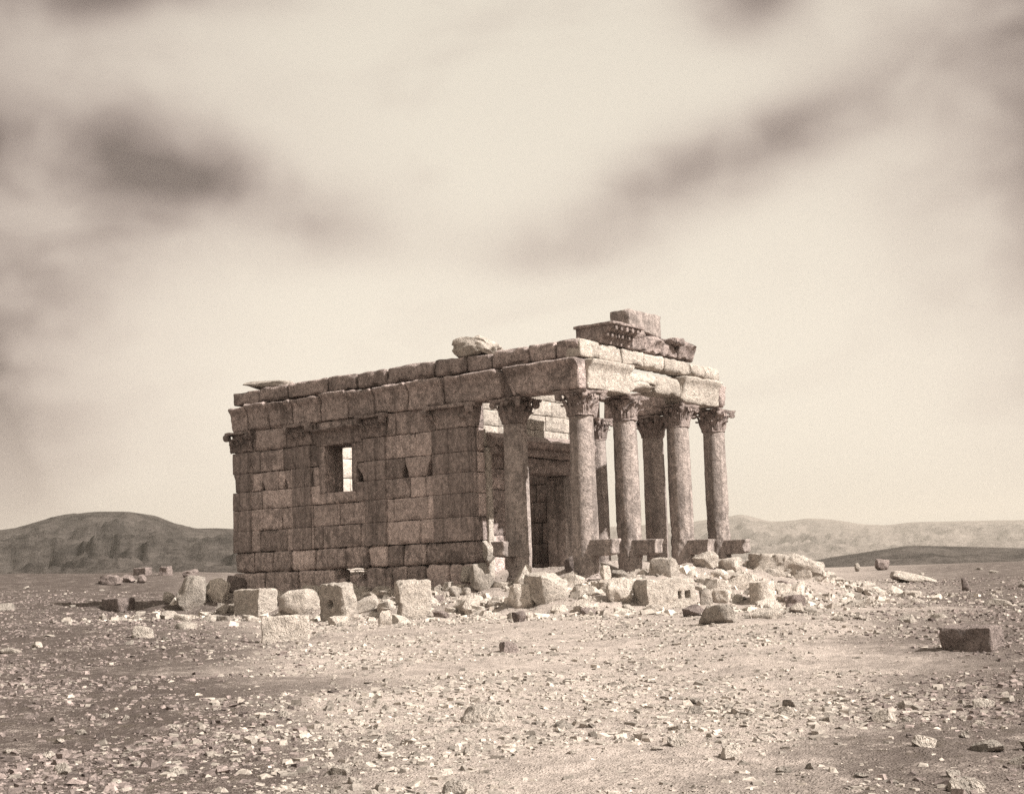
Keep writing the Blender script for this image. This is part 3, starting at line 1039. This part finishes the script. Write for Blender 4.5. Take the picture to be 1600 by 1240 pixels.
# frieze course along the side
tj = [18.02, 16.34, 14.65, 12.34, 10.77, 9.18, 6.71, 5.13, 3.95, 2.28, 1.06, 0.03]
tops = [8.30, 8.36, 8.34, 8.36, 8.34, 8.38, 8.36, 8.33, 8.36, 8.40, 8.36]
for k, (a, b) in enumerate(zip(tj[:-1], tj[1:])):
    profile_block('frieze_block', 'y', b + 0.018, a - 0.018, 7.75, tops[k], random.uniform(-.015, .03), 0.72, 0.0, M['beam'], 840 + k,
                  r=random.uniform(0.06, 0.13), amp=0.045, chip=0.13)
fj = [0.05, 1.28, 2.75, 4.24, 5.70, 7.58, 8.66, 9.95]
for k, (a, b) in enumerate(zip(fj[:-1], fj[1:])):
    profile_block('frieze_block', 'x', a + (0.70 if k == 0 else 0.015), b - 0.015, 7.74, [8.36, 8.33, 8.30, 8.30, 8.28, 8.22, 8.24][k], 0.02 + random.uniform(-.02, .03), 0.72, 0.0,
                  M['front'], 860 + k, r=[0.06, 0.08, 0.07, 0.13, 0.09, 0.15, 0.28][k], amp=0.04 if k < 6 else 0.07, chip=0.13)
profile_block('frieze_block', 'x', 0.035, 0.78, 7.742, 8.365, 0.005, 0.74, 0.0, M['front'], 870, r=0.04, amp=0.015, chip=0.04)

# remains of the pediment ---------------------------------------------
ped = tpart('pediment')


def cornice_dfm(V):
    V = V.copy()
    t = np.clip((V[:, 2] + 0.33) / 0.52, 0, 1)
    V[:, 1] -= np.where(V[:, 1] < 0, 0.52 * t ** 2.4, 0)
    return V


block('cornice_block', (1.33, 0.02, 8.36), (3.28, 1.10, 9.02), M['carved'], ped, 900, r=0.04, amp=0.02, chip=0.05, step=0.09, deform=cornice_dfm)
block('cornice_lip', (1.25, -0.60, 8.95), (3.36, 1.14, 9.06), M['carved'], ped, 901, r=0.03, amp=0.015, chip=0.06, step=0.12)
for k in range(5):                                # modillions under the lip
    x = 1.50 + k * 0.36
    block('modillion', (x, -0.54, 8.77), (x + 0.15, -0.08, 8.96), M['carved'], ped, 905 + k, r=0.03, amp=0.012, chip=0.02)
for k in range(8):                                # dentils lower down
    x = 1.42 + k * 0.23
    block('dentil', (x, -0.26, 8.56), (x + 0.12, 0.1, 8.69), M['carved'], ped, 915 + k, r=0.02, amp=0.008, chip=0.01)


def pedblock(V):
    V = V.copy()
    V[:, 2] -= 0.16 * np.clip((V[:, 0] - 0.2) / 1.0, 0, 1) * (V[:, 2] < 0)
    V[:, 0] += 0.06 * (V[:, 2] > 0.2) * (V[:, 0] > 0.8)
    return V


block('pediment_block', (3.46, 0.12, 9.10), (5.66, 1.0, 9.88), M['shaft'], ped, 930, r=0.06, amp=0.025, chip=0.06, deform=pedblock)
def broken_cornice(seed, sh):
    def f(V):
        V = V.copy()
        h = V[:, 2].max()
        t = np.clip((V[:, 2] + h) / (2 * h), 0, 1)
        V[:, 1] -= np.where(V[:, 1] < 0, sh * t ** 2, 0)
        V[:, 0] += sh * 0.5 * t ** 2 * (V[:, 0] > 0)
        rng = np.random.RandomState(seed)
        for q in range(7):
            n_ = rng.normal(size=3)
            n_[2] = abs(n_[2]) * 0.6
            n_ /= np.linalg.norm(n_)
            ext = (V @ n_).max()
            V = V - np.clip(V @ n_ - ext * rng.uniform(0.62, 0.9), 0, None)[:, None] * n_
        return V
    return f


for k, (x0, x1, y0, z0, z1, sh) in enumerate([(3.32, 4.5, 0.02, 8.37, 9.09, 0.3), (4.53, 5.62, 0.10, 8.36, 9.02, 0.35), (5.66, 6.62, 0.08, 8.34, 8.90, 0.3),
                                              (6.66, 7.75, 0.02, 8.33, 8.92, 0.45)]):
    block('cornice_block', (x0, y0, z0), (x1, 0.85, z1), M['carved'], ped, 940 + k, r=0.05, amp=0.07, chip=0.12, step=0.07, freq=3.4, deform=broken_cornice(k + 3, sh))
for k, (x0, x1, y0, z0, z1) in enumerate([(6.1, 6.75, -0.28, 8.80, 9.04)]):
    block('cornice_lip', (x0, y0, z0), (x1, 0.5, z1), M['carved'], ped, 950 + k, r=0.05, amp=0.06, chip=0.10, step=0.07, freq=3.6)

# ------------------------------------------------------------------ fallen blocks and boulders, each a thing of its own
def rock_mesh(seed, cuts=9, amp=0.05, res=0.2, dmin=0.52, dmax=0.85):
    """unit rock (about -0.5..0.5) with broken facets"""
    rng = np.random.RandomState(seed)
    V, F = rbox((1, 1, 1), 0.3, res, 0.0, 2, seed)
    V = V * 1.0
    for k in range(cuts):
        n = rng.normal(size=3)
        n /= np.linalg.norm(n)
        d = rng.uniform(dmin, dmax) * 0.55
        s = V @ n - d
        V = V - np.clip(s, 0, None)[:, None] * n
    off = rng.uniform(0, 80, 3)
    ln = np.maximum(np.linalg.norm(V, axis=1, keepdims=True), 1e-6)
    V = V + V / ln * (fbm(V * 3.2 + off, seed, 3, 0.55) * amp)[:, None]
    lo, hi = V.min(0), V.max(0)
    V = (V - (lo + hi) / 2) / (hi - lo)
    return V, F


def broken_block(size, seed, r=0.05, step=0.09, amp=0.035, cuts=6, dfm=None):
    """a cut block with its corners and edges knocked off"""
    V, F = rbox(size, r, step, 0.0, 2, seed)
    rng = np.random.RandomState(seed + 900)
    h = np.array(size) / 2
    for q in range(cuts):
        sg = rng.choice([-1, 1], 3) * rng.uniform(0.25, 1.0, 3)
        if q % 2:
            sg[rng.randint(3)] *= 0.15
        n = sg / np.linalg.norm(sg)
        ext = np.abs(n * h).sum()
        s = V @ n - ext * rng.uniform(0.74, 0.93)
        V = V - np.clip(s, 0, None)[:, None] * n
    off = rng.uniform(0, 60, 3)
    ln = np.maximum(np.linalg.norm(V, axis=1, keepdims=True), 1e-6)
    V = V + V / ln * (fbm(V * 3.4 + off, seed, 4, 0.6) * amp)[:, None]
    V[:, 0] += 0.06 * V[:, 2] * rng.normal()
    V[:, 1] += 0.06 * V[:, 2] * rng.normal()
    return dfm(V) if dfm is not None else V, F


def sharpen(o, ang=32):
    o.data.set_sharp_from_angle(angle=rad(ang))
    return o


RIGHT_ANG = math.atan2(RT[1], RT[0])
# (x, y, z of the front foot; width; height; shape; label)
FALLEN = [
    (-3.41, 13.08, -1.02, 1.81, 1.06, "box", "squared block with bright top and dark shaded end, before the wall's far corner"),
    (-4.01, 10.09, -1.00, 1.43, 1.02, "boulder", "rounded pale boulder beside the block with a round hole"),
    (-7.25, 4.86, -1.05, 1.36, 1.21, "holed", "upright pale block with a round hole in its shaded face"),
    (-4.73, 3.86, -1.09, 1.33, 1.27, "box", "large bright upright block standing before the side wall"),
    (-16.48, -2.43, -1.17, 1.16, 0.60, "slab", "low pale slab on edge with a thin dark end, nearest the camera"),
    (-2.65, -0.13, -0.74, 1.46, 1.08, "boulder", "large rounded boulder before the leftmost porch column"),
    (-1.04, -3.71, -1.05, 2.10, 1.00, "slotted", "long bright rectangular block with two slots before the porch"),
    (2.15, -5.49, -1.04, 0.86, 0.80, "drum", "short broken column drum standing upright right of the porch"),
    (-1.76, -2.38, -0.80, 0.86, 0.86, "boulder", "bright lumpy stone left of the long slotted block"),
    (2.06, -1.75, -0.00, 1.11, 0.69, "angular", "angular boulder with dark left face behind the slotted block"),
    (5.84, -1.26, 0.24, 0.90, 0.66, "boulder", "rounded pale boulder under the brackets of the right columns"),
    (0.59, 5.01, 0.74, 0.94, 0.82, "angular", "bright angular block against the foot of the wall end pier"),
    (-0.96, 3.90, -0.29, 0.92, 1.01, "angular", "big grey boulder below the wall end pier"),
    (-0.25, 5.17, 0.15, 0.49, 0.63, "slab", "small pale stone leaning at the foot of the side wall"),
    (-1.21, 5.31, -0.23, 0.43, 0.32, "angular", "small block in rubble right of the large upright block"),
    (-1.45, 5.59, -0.36, 0.25, 0.37, "angular", "narrow stone touching the large upright block"),
    (-1.86, 4.45, -0.45, 0.38, 0.40, "angular", "wedge stone under the end of the side wall"),
    (-1.46, 4.28, -0.42, 0.38, 0.29, "angular", "lumpy stone left of the grey boulder"),
    (-2.42, 4.71, -0.67, 0.38, 0.33, "boulder", "dark rounded stone at the foot of the upright block"),
    (-4.24, 3.06, -1.07, 0.53, 0.23, "boulder", "low dark stone right of the bright upright block"),
    (-3.40, 2.53, -1.03, 0.72, 0.57, "angular", "angular stone with dark left face in the pale rubble heap"),
    (-0.58, 3.27, -0.22, 0.68, 0.36, "slab", "pale flat slab sloping down between two large boulders"),
    (-0.39, 2.53, -0.13, 0.63, 0.74, "leaning", "slab leaning up against the leftmost porch column"),
    (-2.92, 0.72, -0.88, 0.88, 0.84, "angular", "bright split block before the large rounded boulder"),
    (-10.60, -5.05, -1.00, 0.38, 0.30, "angular", "small dark angular stone before the split block"),
    (-9.06, 1.10, -1.09, 0.40, 0.42, "angular", "small upright stone left of the bright upright block"),
    (8.81, -3.21, -0.27, 2.89, 1.08, "longblock", "very long pale broken block lying right of the porch"),
    (8.60, -2.57, -0.16, 0.51, 0.34, "angular", "small stone against the long broken block"),
    (10.12, -3.49, -0.31, 0.42, 0.34, "angular", "dark stone at the far end of the long broken block"),
    (4.69, -3.41, -0.32, 1.08, 0.36, "boulder", "low elongated boulder behind the column drum"),
    (1.05, -7.17, -1.07, 0.67, 0.40, "boulder", "dark domed stone right of the column drum"),
    (-5.03, -9.45, -0.98, 0.40, 0.24, "slab", "flat slab lying at the foot of the column drum"),
    (6.36, -4.24, -0.56, 0.71, 0.34, "slab", "flat pale slab behind the dark domed stone"),
    (19.66, 49.49, 1.11, 1.40, 0.51, "box", "dark squared block on the far left skyline"),
    (20.81, 48.52, 1.06, 0.85, 0.59, "box", "dark cube shaped block on the far left skyline"),
    (20.41, 45.50, 0.82, 1.08, 0.58, "boulder", "low dark boulder on the left skyline near the temple"),
    (-2.83, 17.48, -0.75, 1.25, 1.43, "boulder", "tall grey boulder left of the temple corner"),
    (-1.96, 16.88, -0.46, 1.11, 1.00, "boulder", "rounded light boulder touching the temple's left corner"),
    (-3.51, 14.71, -0.88, 0.56, 0.44, "angular", "small grey stone beside the squared block"),
    (-9.91, 9.32, -0.86, 0.54, 0.25, "slab", "bright white flat stone left of the temple"),
    (-16.22, 3.21, -1.09, 0.59, 0.39, "slab", "pale slab tilted to the left in the dark ground"),
    (-2.55, 22.61, -0.73, 1.65, 0.57, "box", "wide dark block half sunk in the left ground"),
    (8.97, 38.66, 0.49, 1.35, 0.57, "boulder", "low dark boulder in the far left field"),
    (11.74, 40.51, 0.61, 0.78, 0.48, "angular", "small dark angular stone in the far left field"),
    (11.65, 39.20, 0.54, 0.59, 0.51, "angular", "small dark stone under the skyline block"),
    (-1.98, 19.82, -0.44, 0.53, 0.50, "angular", "grey angular stone left of the tall boulder"),
    (-0.60, 17.29, -0.11, 0.90, 0.74, "angular", "dark footing stone at the temple's left corner"),
    (27.76, -0.67, -0.74, 2.52, 1.04, "slabtilt", "large tilted pale slab in the right field"),
    (53.64, 12.26, -0.18, 1.02, 0.80, "angular", "dark pointed stone behind the tilted slab"),
    (51.17, 13.04, -0.21, 0.39, 0.61, "angular", "small upright stone in the far right field"),
    (-14.96, -18.70, -1.41, 1.13, 0.50, "box", "big squared block half in the ground near the right edge"),
    (17.75, -6.56, -1.02, 0.32, 0.58, "angular", "small dark upright stone in the right field"),
    (-18.01, -10.46, -1.31, 0.40, 0.23, "angular", "lone dark stone on the bare foreground"),
    (-27.16, -17.17, -1.50, 0.63, 0.36, "dome", "broad pale half buried rock in the foreground"),
    (-7.89, -8.72, -0.99, 0.58, 0.30, "angular", "dark jagged stone before the long slotted block"),
    (-10.93, -11.16, -1.07, 0.88, 0.46, "angular", "wide pointed boulder right of the slotted block"),
    (-3.53, -2.36, -1.11, 0.52, 0.28, "boulder", "small dark stone in front of the corner column"),
    (-2.70, -3.34, -1.08, 0.44, 0.30, "angular", "small grey stone left of the slotted block's corner"),
    (1.32, -4.37, -0.89, 0.67, 0.46, "boulder", "bright rounded stone between slotted block and column drum"),
    (0.51, -4.26, -0.93, 0.42, 0.56, "angular", "upright grey stone touching the slotted block's right end"),
    (2.61, -2.97, -0.37, 0.46, 0.42, "angular", "grey cube like stone above the slotted block"),
    (4.11, -2.78, -0.14, 0.63, 0.36, "boulder", "pale stone at the foot of the rightmost column"),
    (-3.44, -1.19, -1.03, 0.59, 0.30, "boulder", "low bright stone before the large rounded boulder"),
    (0.30, -0.50, -0.09, 0.37, 0.57, "boulder", "upright rounded stone between the two left front columns"),
    (0.80, -0.79, -0.11, 0.68, 0.42, "angular", "broken stone at the foot of the second front column"),
    (-0.00, 0.65, -0.10, 0.33, 0.40, "boulder", "small boulder left of the corner column's foot"),
    (1.10, 1.51, 0.28, 0.50, 0.57, "angular", "dark boulder beside the corner column"),
    (-1.66, -0.91, -0.51, 0.73, 0.40, "slab", "flat broken slab at the corner column's foot"),
]
# shapes with their own size and turn: label start -> (x len, y len, turn in degrees, material)
SPECIAL = {
    'squared block with bright': (0.85, 1.55, 2, 'rubble'),
    'upright pale block with a round': (0.62, 1.25, -6, 'rubble_grey'),
    'large bright upright': (1.15, 0.75, -36, 'rubble'),
    'long bright rectangular': (1.85, 0.85, -27, 'rubble'),
    'dark squared block on': (0.6, 1.1, 8, 'rubble_dark'),
    'dark cube shaped': (0.7, 0.7, 20, 'rubble_dark'),
    'wide dark block': (0.8, 1.6, -10, 'rubble_dark'),
    'big squared block half': (1.0, 0.9, 6, 'rubble_dark'),
    'low pale slab': (1.15, 0.22, -48, 'rubble'),
}
for k, (x, y, z, wd, ht, shp, label) in enumerate(FALLEN):
    rng = random.Random(1000 + k)
    dark = any(s in label for s in (' dark stone', 'low dark', 'lone dark', 'dark domed', 'small dark', 'dark pointed', 'dark boulder', 'dark jagged', 'dark rounded', 'dark footing'))
    grey = 'grey' in label or shp == 'angular'
    if 'skyline' in label or 'far left' in label:
        dark = True
    mat = 'rubble_dark' if dark else ('rubble_grey' if (grey and 'bright' not in label and 'pale' not in label) else 'rubble')
    sink = 0.10 + 0.05 * ht
    if 'right edge' in label:
        ht *= 0.85
    dep = wd * rng.uniform(0.65, 0.9)
    turn = RIGHT_ANG + rad(rng.uniform(-14, 14))
    name = {'boulder': 'boulder', 'angular': 'boulder', 'box': 'fallen_block', 'holed': 'fallen_block', 'slotted': 'fallen_block', 'slab': 'stone_slab',
            'drum': 'column_drum', 'leaning': 'stone_slab', 'longblock': 'fallen_block', 'slabtilt': 'stone_slab', 'dome': 'boulder'}[shp]
    size = (wd, dep, ht + sink)
    tiltx = tilty = 0.0
    for key, (sx_, sy_, tr, mt) in SPECIAL.items():
        if label.startswith(key):
            size = (sx_, sy_, ht + sink)
            turn = rad(tr)
            mat = mt
    smooth_ang = 34
    if shp in ('box', 'holed', 'slotted'):
        def dfm(V, shp=shp):
            V = V.copy()
            if shp == 'holed':
                d = np.hypot(V[:, 1] - 0.05, V[:, 2] - 0.02)
                V[:, 0] += np.where((V[:, 0] < 0) & (d < 0.11), 0.28, 0)
            if shp == 'slotted':
                for q in (0.30, 0.58):
                    V[:, 1] += np.where((V[:, 1] < 0) & (np.abs(V[:, 0] - q) < 0.045) & (np.abs(V[:, 2] - 0.05) < 0.13), 0.2, 0)
            return V
        fine = shp in ('holed', 'slotted')
        rr_ = 0.06 if 'squared' in label or shp == 'slotted' else 0.11
        V, F = broken_block(size, 50 + k, rr_ * 0.7, 0.055 if fine else 0.08, 0.05, 7, dfm)
        smooth_ang = 28
        if 'large bright upright' in label:
            V[:, 0] *= 1 - 0.12 * (V[:, 2] < 0)
            V[:, 1] += 0.18 * np.clip(-V[:, 2], 0, 1) * 0
    elif shp == 'drum':
        V, F = drum_mesh(0, ht + sink, 0.43, 0.41, 77, 0.3)
        V = V - np.array([0, 0, (ht + sink) / 2])
        size = (0.86, 0.86, ht + sink)
        mat = 'rubble'
        V[:, 2] += np.where(V[:, 2] > 0, 0.05 * vnoise(V * 3, 5), 0)
    elif shp in ('slab', 'leaning', 'slabtilt'):
        if 'low pale slab' in label:
            V, F = rbox(size, 0.04, 0.09, 0.035, 2.4, 50 + k, 0.10)
        else:
            V, F = rock_mesh(50 + k, 8, 0.03, 0.16, 0.75, 1.0)
            if shp == 'leaning':
                size = (0.34, 0.6, ht * 1.25)
                tilty = rad(32)
            elif shp == 'slabtilt':
                size = (wd, wd * 0.55, 0.55)
                tilty = rad(14)
            else:
                size = (wd, wd * 0.8, max(0.16, ht * 0.75) + sink)
                tilty = rad(rng.uniform(4, 16))
            V = V * np.array(size)
    elif shp == 'longblock':
        size = (wd, 1.0, ht)
        V, F = broken_block(size, 58, 0.04, 0.08, 0.10, 11)
        V[:, 2] -= 0.20 * S((V[:, 0] - 0.1) / 1.2) * (V[:, 2] > 0)
        tilty = rad(4)
    elif shp == 'dome':
        V, F = rock_mesh(50 + k, 7, 0.05, 0.08, 0.7, 1.0)
        size = (wd, wd * 0.9, ht * 0.85)
        mat = 'rubble_grey'
        V = V * np.array(size)
        V[:, :2] *= (1 - 0.35 * np.clip(V[:, 2] / size[2] + 0.2, 0, 1))[:, None]
    elif shp == 'boulder':
        V, F = rock_mesh(50 + k, 12, 0.07, 0.08, 0.68, 1.0)
        V = V * np.array(size)
    else:
        V, F = rock_mesh(50 + k, 12, 0.035, 0.11, 0.55, 0.85)
        V = V * np.array(size)
        smooth_ang = 26
    back = 0.5 * (dep if shp not in ('drum',) else 0.8)
    if shp in ('box', 'holed', 'slotted'):
        back = 0.42 * (size[0] * 0.6 + size[1] * 0.5)
    o = mesh_obj(name, V, F, M[mat], smooth=True)
    sharpen(o, smooth_ang)
    o.location = (x + FW[0] * back, y + FW[1] * back, z - sink + size[2] / 2)
    o.rotation_euler = (tiltx, tilty, turn)
    cat = {'boulder': 'boulder', 'fallen_block': 'stone block', 'stone_slab': 'stone slab', 'column_drum': 'column drum'}[name]
    grp = {'boulder': 'boulders in the rubble round the temple', 'fallen_block': 'fallen building blocks', 'stone_slab': 'flat stone slabs', 'column_drum': None}[name]
    tag(o, label, cat, grp, 'thing')

# stones lying on top of the walls
V, F = rock_mesh(31, 9, 0.12, 0.06, 0.7, 1.0)
V = V * np.array([0.95, 2.1, 0.92])
V[:, 2] -= 0.35 * S((-V[:, 1] - 0.05) / 0.9) * (V[:, 2] > -0.1)
o = sharpen(mesh_obj('boulder', V, F, M['rubble'], smooth=True))
o.location = (0.42, 4.95, 8.70)
tag(o, 'worn boulder lying on top of the long side wall', 'boulder', 'boulders in the rubble round the temple')
V, F = rock_mesh(33, 5, 0.03, 0.10, 0.85, 1.05)
V = V * np.array([0.9, 2.2, 0.34])
V[:, 1] += 0.25 * (V[:, 2] > 0) * (V[:, 1] > 0.5)
o = sharpen(mesh_obj('stone_slab', V, F, M['rubble_grey'], smooth=True))
o.location = (0.55, 16.25, 8.52)
o.rotation_euler = (rad(3), 0, rad(4))
tag(o, 'flat slab lying on top of the wall at its far left corner', 'stone slab', 'flat stone slabs', 'thing')

# ------------------------------------------------------------------ loose stones: 300 largest as things, the rest as gravel
lib = []
for k in range(14):
    V, F = rock_mesh(500 + k, 10, 0.03, 0.34, 0.5, 0.85)
    me = bpy.data.meshes.new('loose_stone')
    me.from_pydata([tuple(map(float, v)) for v in V], [], [list(map(int, f)) for f in F])
    me.polygons.foreach_set('use_smooth', np.full(len(me.polygons), True, bool))
    me.set_sharp_from_angle(angle=rad(24))
    me.materials.append(M['loose'])
    lib.append(me)
lib_pale = []
for me in lib:
    m2 = me.copy()
    m2.materials.clear()
    m2.materials.append(M['rubble'])
    lib_pale.append(m2)

rs = np.random.RandomState(12)


def to_xy(u, w):
    return CAM[0] + u * RT[0] + w * FW[0], CAM[1] + u * RT[1] + w * FW[1]


HERO = np.array([(f[0], f[1], max(0.75, 0.62 * f[3])) for f in FALLEN if f[4] > 0.6 and f[3] > 0.8])


def before_hero(x, y):
    # the ground just in front of the large blocks is clear
    x, y = np.atleast_1d(x), np.atleast_1d(y)
    out = np.zeros(len(x), bool)
    for hx, hy, hr in HERO:
        ax, ay = x - hx, y - hy
        along = -(ax * FW[0] + ay * FW[1])
        across = ax * RT[0] + ay * RT[1]
        out |= (along > -0.9) & (along < 1.7) & (np.abs(across) < hr)
    return out


def in_temple(x, y, m=0.2):
    return (-m < x < 10.3 + m) and (-0.1 - m < y < 18.2 + m)


def loose(n, sampler, smin, smax, label, group, flat=(0.4, 0.75), pale=False):
    made = 0
    while made < n:
        x, y = sampler()
        if in_temple(x, y, 0.1) or before_hero(x, y)[0]:
            continue
        s = float(smin * (smax / smin) ** (rs.uniform() ** (1.1 if pale else 1.8)))
        o = bpy.data.objects.new('loose_stone', (lib_pale if pale else lib)[rs.randint(len(lib))])
        col.objects.link(o)
        sz = s * rs.uniform(*flat)
        h = float(height(np.array([x]), np.array([y]))[0])
        o.location = (x, y, h + sz * 0.12)
        o.scale = (s, s * rs.uniform(0.6, 0.95), sz)
        o.rotation_euler = (rs.normal(0, 0.22), rs.normal(0, 0.22), rs.uniform(0, 6.28))
        tag(o, label, 'stone', group)
        made += 1


def samp_fore():
    w = 10.5 + 8.5 * rs.uniform() ** 0.8
    return to_xy(rs.uniform(-0.37, 0.37) * w, w)


def samp_apron():
    t = rs.uniform()
    if t < 0.55:
        x, y = rs.uniform(-6.0, 0.2) , rs.uniform(-4, 17)
        x = -abs(rs.normal(0, 2.9)) - 0.2
    else:
        x, y = rs.uniform(-3.5, 14), -1.2 - abs(rs.normal(0, 3.0))
    return x, y


def samp_field():
    w = 34 + 60 * rs.uniform() ** 1.6
    s = -1 if rs.uniform() < 0.4 else 1
    return to_xy(s * (0.17 + 0.2 * rs.uniform()) * w, w)


loose(70, samp_fore, 0.12, 0.36, 'small pale loose stone lying in the foreground gravel', 'loose stones in the foreground')
loose(170, samp_apron, 0.40, 1.0, 'loose rubble stone in the debris apron round the temple foot', 'loose stones in the debris apron', pale=True)
loose(60, samp_field, 0.3, 1.1, 'scattered loose stone in the open field beside the temple', 'loose stones in the open field', (0.3, 0.6))

# gravel: one joined mass of small angular stones
cub = np.array([(sx, sy, sz) for sz in (-1, 1) for sx, sy in ((-1, -1), (1, -1), (1, 1), (-1, 1))]) * 0.85
cubf = np.array([(3, 2, 1, 0), (4, 5, 6, 7), (0, 1, 5, 4), (1, 2, 6, 5), (2, 3, 7, 6), (3, 0, 4, 7)])


def gravel(name, x, y, s, label, seed, mat, zf=(0.22, 0.6)):
    r = np.random.RandomState(seed)
    keep = ~((x > -0.1) & (x < 10.2) & (y > -0.2) & (y < 18.2) & (r.uniform(size=len(x)) < 0.6))
    x, y, s = x[keep], y[keep], s[keep]
    n = len(x)
    D = cub[None] * r.uniform(0.45, 1.1, (n, 8, 3))
    D[:, 4:, :2] *= r.uniform(0.35, 0.95, (n, 1, 1))
    sz = s * r.uniform(*zf, n)
    D = D * np.stack([s, s * r.uniform(0.55, 0.95, n), sz], -1)[:, None, :] * 0.5
    a = r.uniform(0, 2 * math.pi, n)
    tx = r.normal(0, 0.28, n)
    c, s_ = np.cos(tx), np.sin(tx)
    Dy = D[..., 1] * c[:, None] - D[..., 2] * s_[:, None]
    Dz = D[..., 1] * s_[:, None] + D[..., 2] * c[:, None]
    ca, sa = np.cos(a)[:, None], np.sin(a)[:, None]
    Dx2 = D[..., 0] * ca - Dy * sa
    Dy2 = D[..., 0] * sa + Dy * ca
    h = height(x, y)
    V = np.stack([Dx2 + x[:, None], Dy2 + y[:, None], Dz + (h + sz * r.uniform(-0.30, 0.12, n))[:, None]], -1).reshape(-1, 3)
    F = (cubf[None] + (np.arange(n) * 8)[:, None, None]).reshape(-1, 4)
    o = mesh_obj(name, V, F, mat, smooth=False)
    tag(o, label, 'gravel', kind='stuff')
    return o


# foreground and middle ground
n = 230000
w = 6.5 * (75 / 6.5) ** rs.uniform(size=n)
u = np.where(rs.uniform(size=n) < 0.84, rs.uniform(-0.46, 0.46, n), rs.uniform(-0.9, 0.9, n)) * w + rs.uniform(-1, 1, n)
x, y = to_xy(u, w)
P = np.stack([x, y, 0 * x], -1)
clump = fbm(P * 0.45, 21, 3)
bare = np.exp(-((w - 24.5) / 4.5) ** 2) * (np.abs(u / w) < 0.30)
keep = rs.uniform(size=n) < np.clip(0.66 + 0.6 * clump - 0.42 * bare, 0.05, 1)
x, y, w = x[keep], y[keep], w[keep]
s = 0.031 * np.exp(rs.normal(0, 0.80, len(x))) * (0.75 + w / 24.0)
s = np.clip(s, 0.012, 0.21)
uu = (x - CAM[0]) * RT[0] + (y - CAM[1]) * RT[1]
sd_ = np.maximum(S((-uu / w - 0.11) / 0.16), S((uu / w - 0.20) / 0.13)) * 0.9  # dark share grows towards the view's sides, carrying the same edge vignetting
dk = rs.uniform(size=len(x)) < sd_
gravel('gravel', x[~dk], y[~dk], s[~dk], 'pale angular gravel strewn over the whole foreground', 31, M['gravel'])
gravel('gravel', x[dk], y[dk], s[dk], 'darkened gravel in the fields to either side', 33, M['gravel_dark'])
# debris round the temple
n = 10000
t = rs.uniform(size=n) < 0.5
x = np.where(t, -np.abs(rs.normal(0, 3.8, n)), rs.uniform(-6, 15, n))
y = np.where(t, rs.uniform(-5, 19, n), -0.2 - np.abs(rs.normal(0, 3.8, n)))
s = np.clip(0.13 * np.exp(rs.normal(0, 0.75, n)), 0.05, 0.6)
big_ = ~(before_hero(x, y) & (s > 0.09))
x, y, s = x[big_], y[big_], s[big_]
gravel('gravel', x, y, s, 'stone chips and rubble heaped along the foot of the temple', 37, M['chips'], (0.4, 0.8))

# ------------------------------------------------------------------ haze over the plain
hb = 8600
V = [(CAM[0] + sx * hb, CAM[1] + sy * hb, z) for z in (-9.0, 330.0) for sx, sy in ((-1, -1), (1, -1), (1, 1), (-1, 1))]
F = [(3, 2, 1, 0), (4, 5, 6, 7), (0, 1, 5, 4), (1, 2, 6, 5), (2, 3, 7, 6), (3, 0, 4, 7)]
hz = bpy.data.materials.new('haze_air')
hz.use_nodes = True
hz.node_tree.nodes.clear()
pv = hz.node_tree.nodes.new('ShaderNodeVolumePrincipled')
pv.inputs['Color'].default_value = (0.98, 0.90, 0.80, 1)
pv.inputs['Density'].default_value = 0.00010
pv.inputs['Anisotropy'].default_value = 0.2
ho = hz.node_tree.nodes.new('ShaderNodeOutputMaterial')
hz.node_tree.links.new(pv.outputs[0], ho.inputs['Volume'])
o = mesh_obj('haze', np.array(V), F, hz)
tag(o, 'pale dusty haze over the plain', 'haze', kind='stuff')
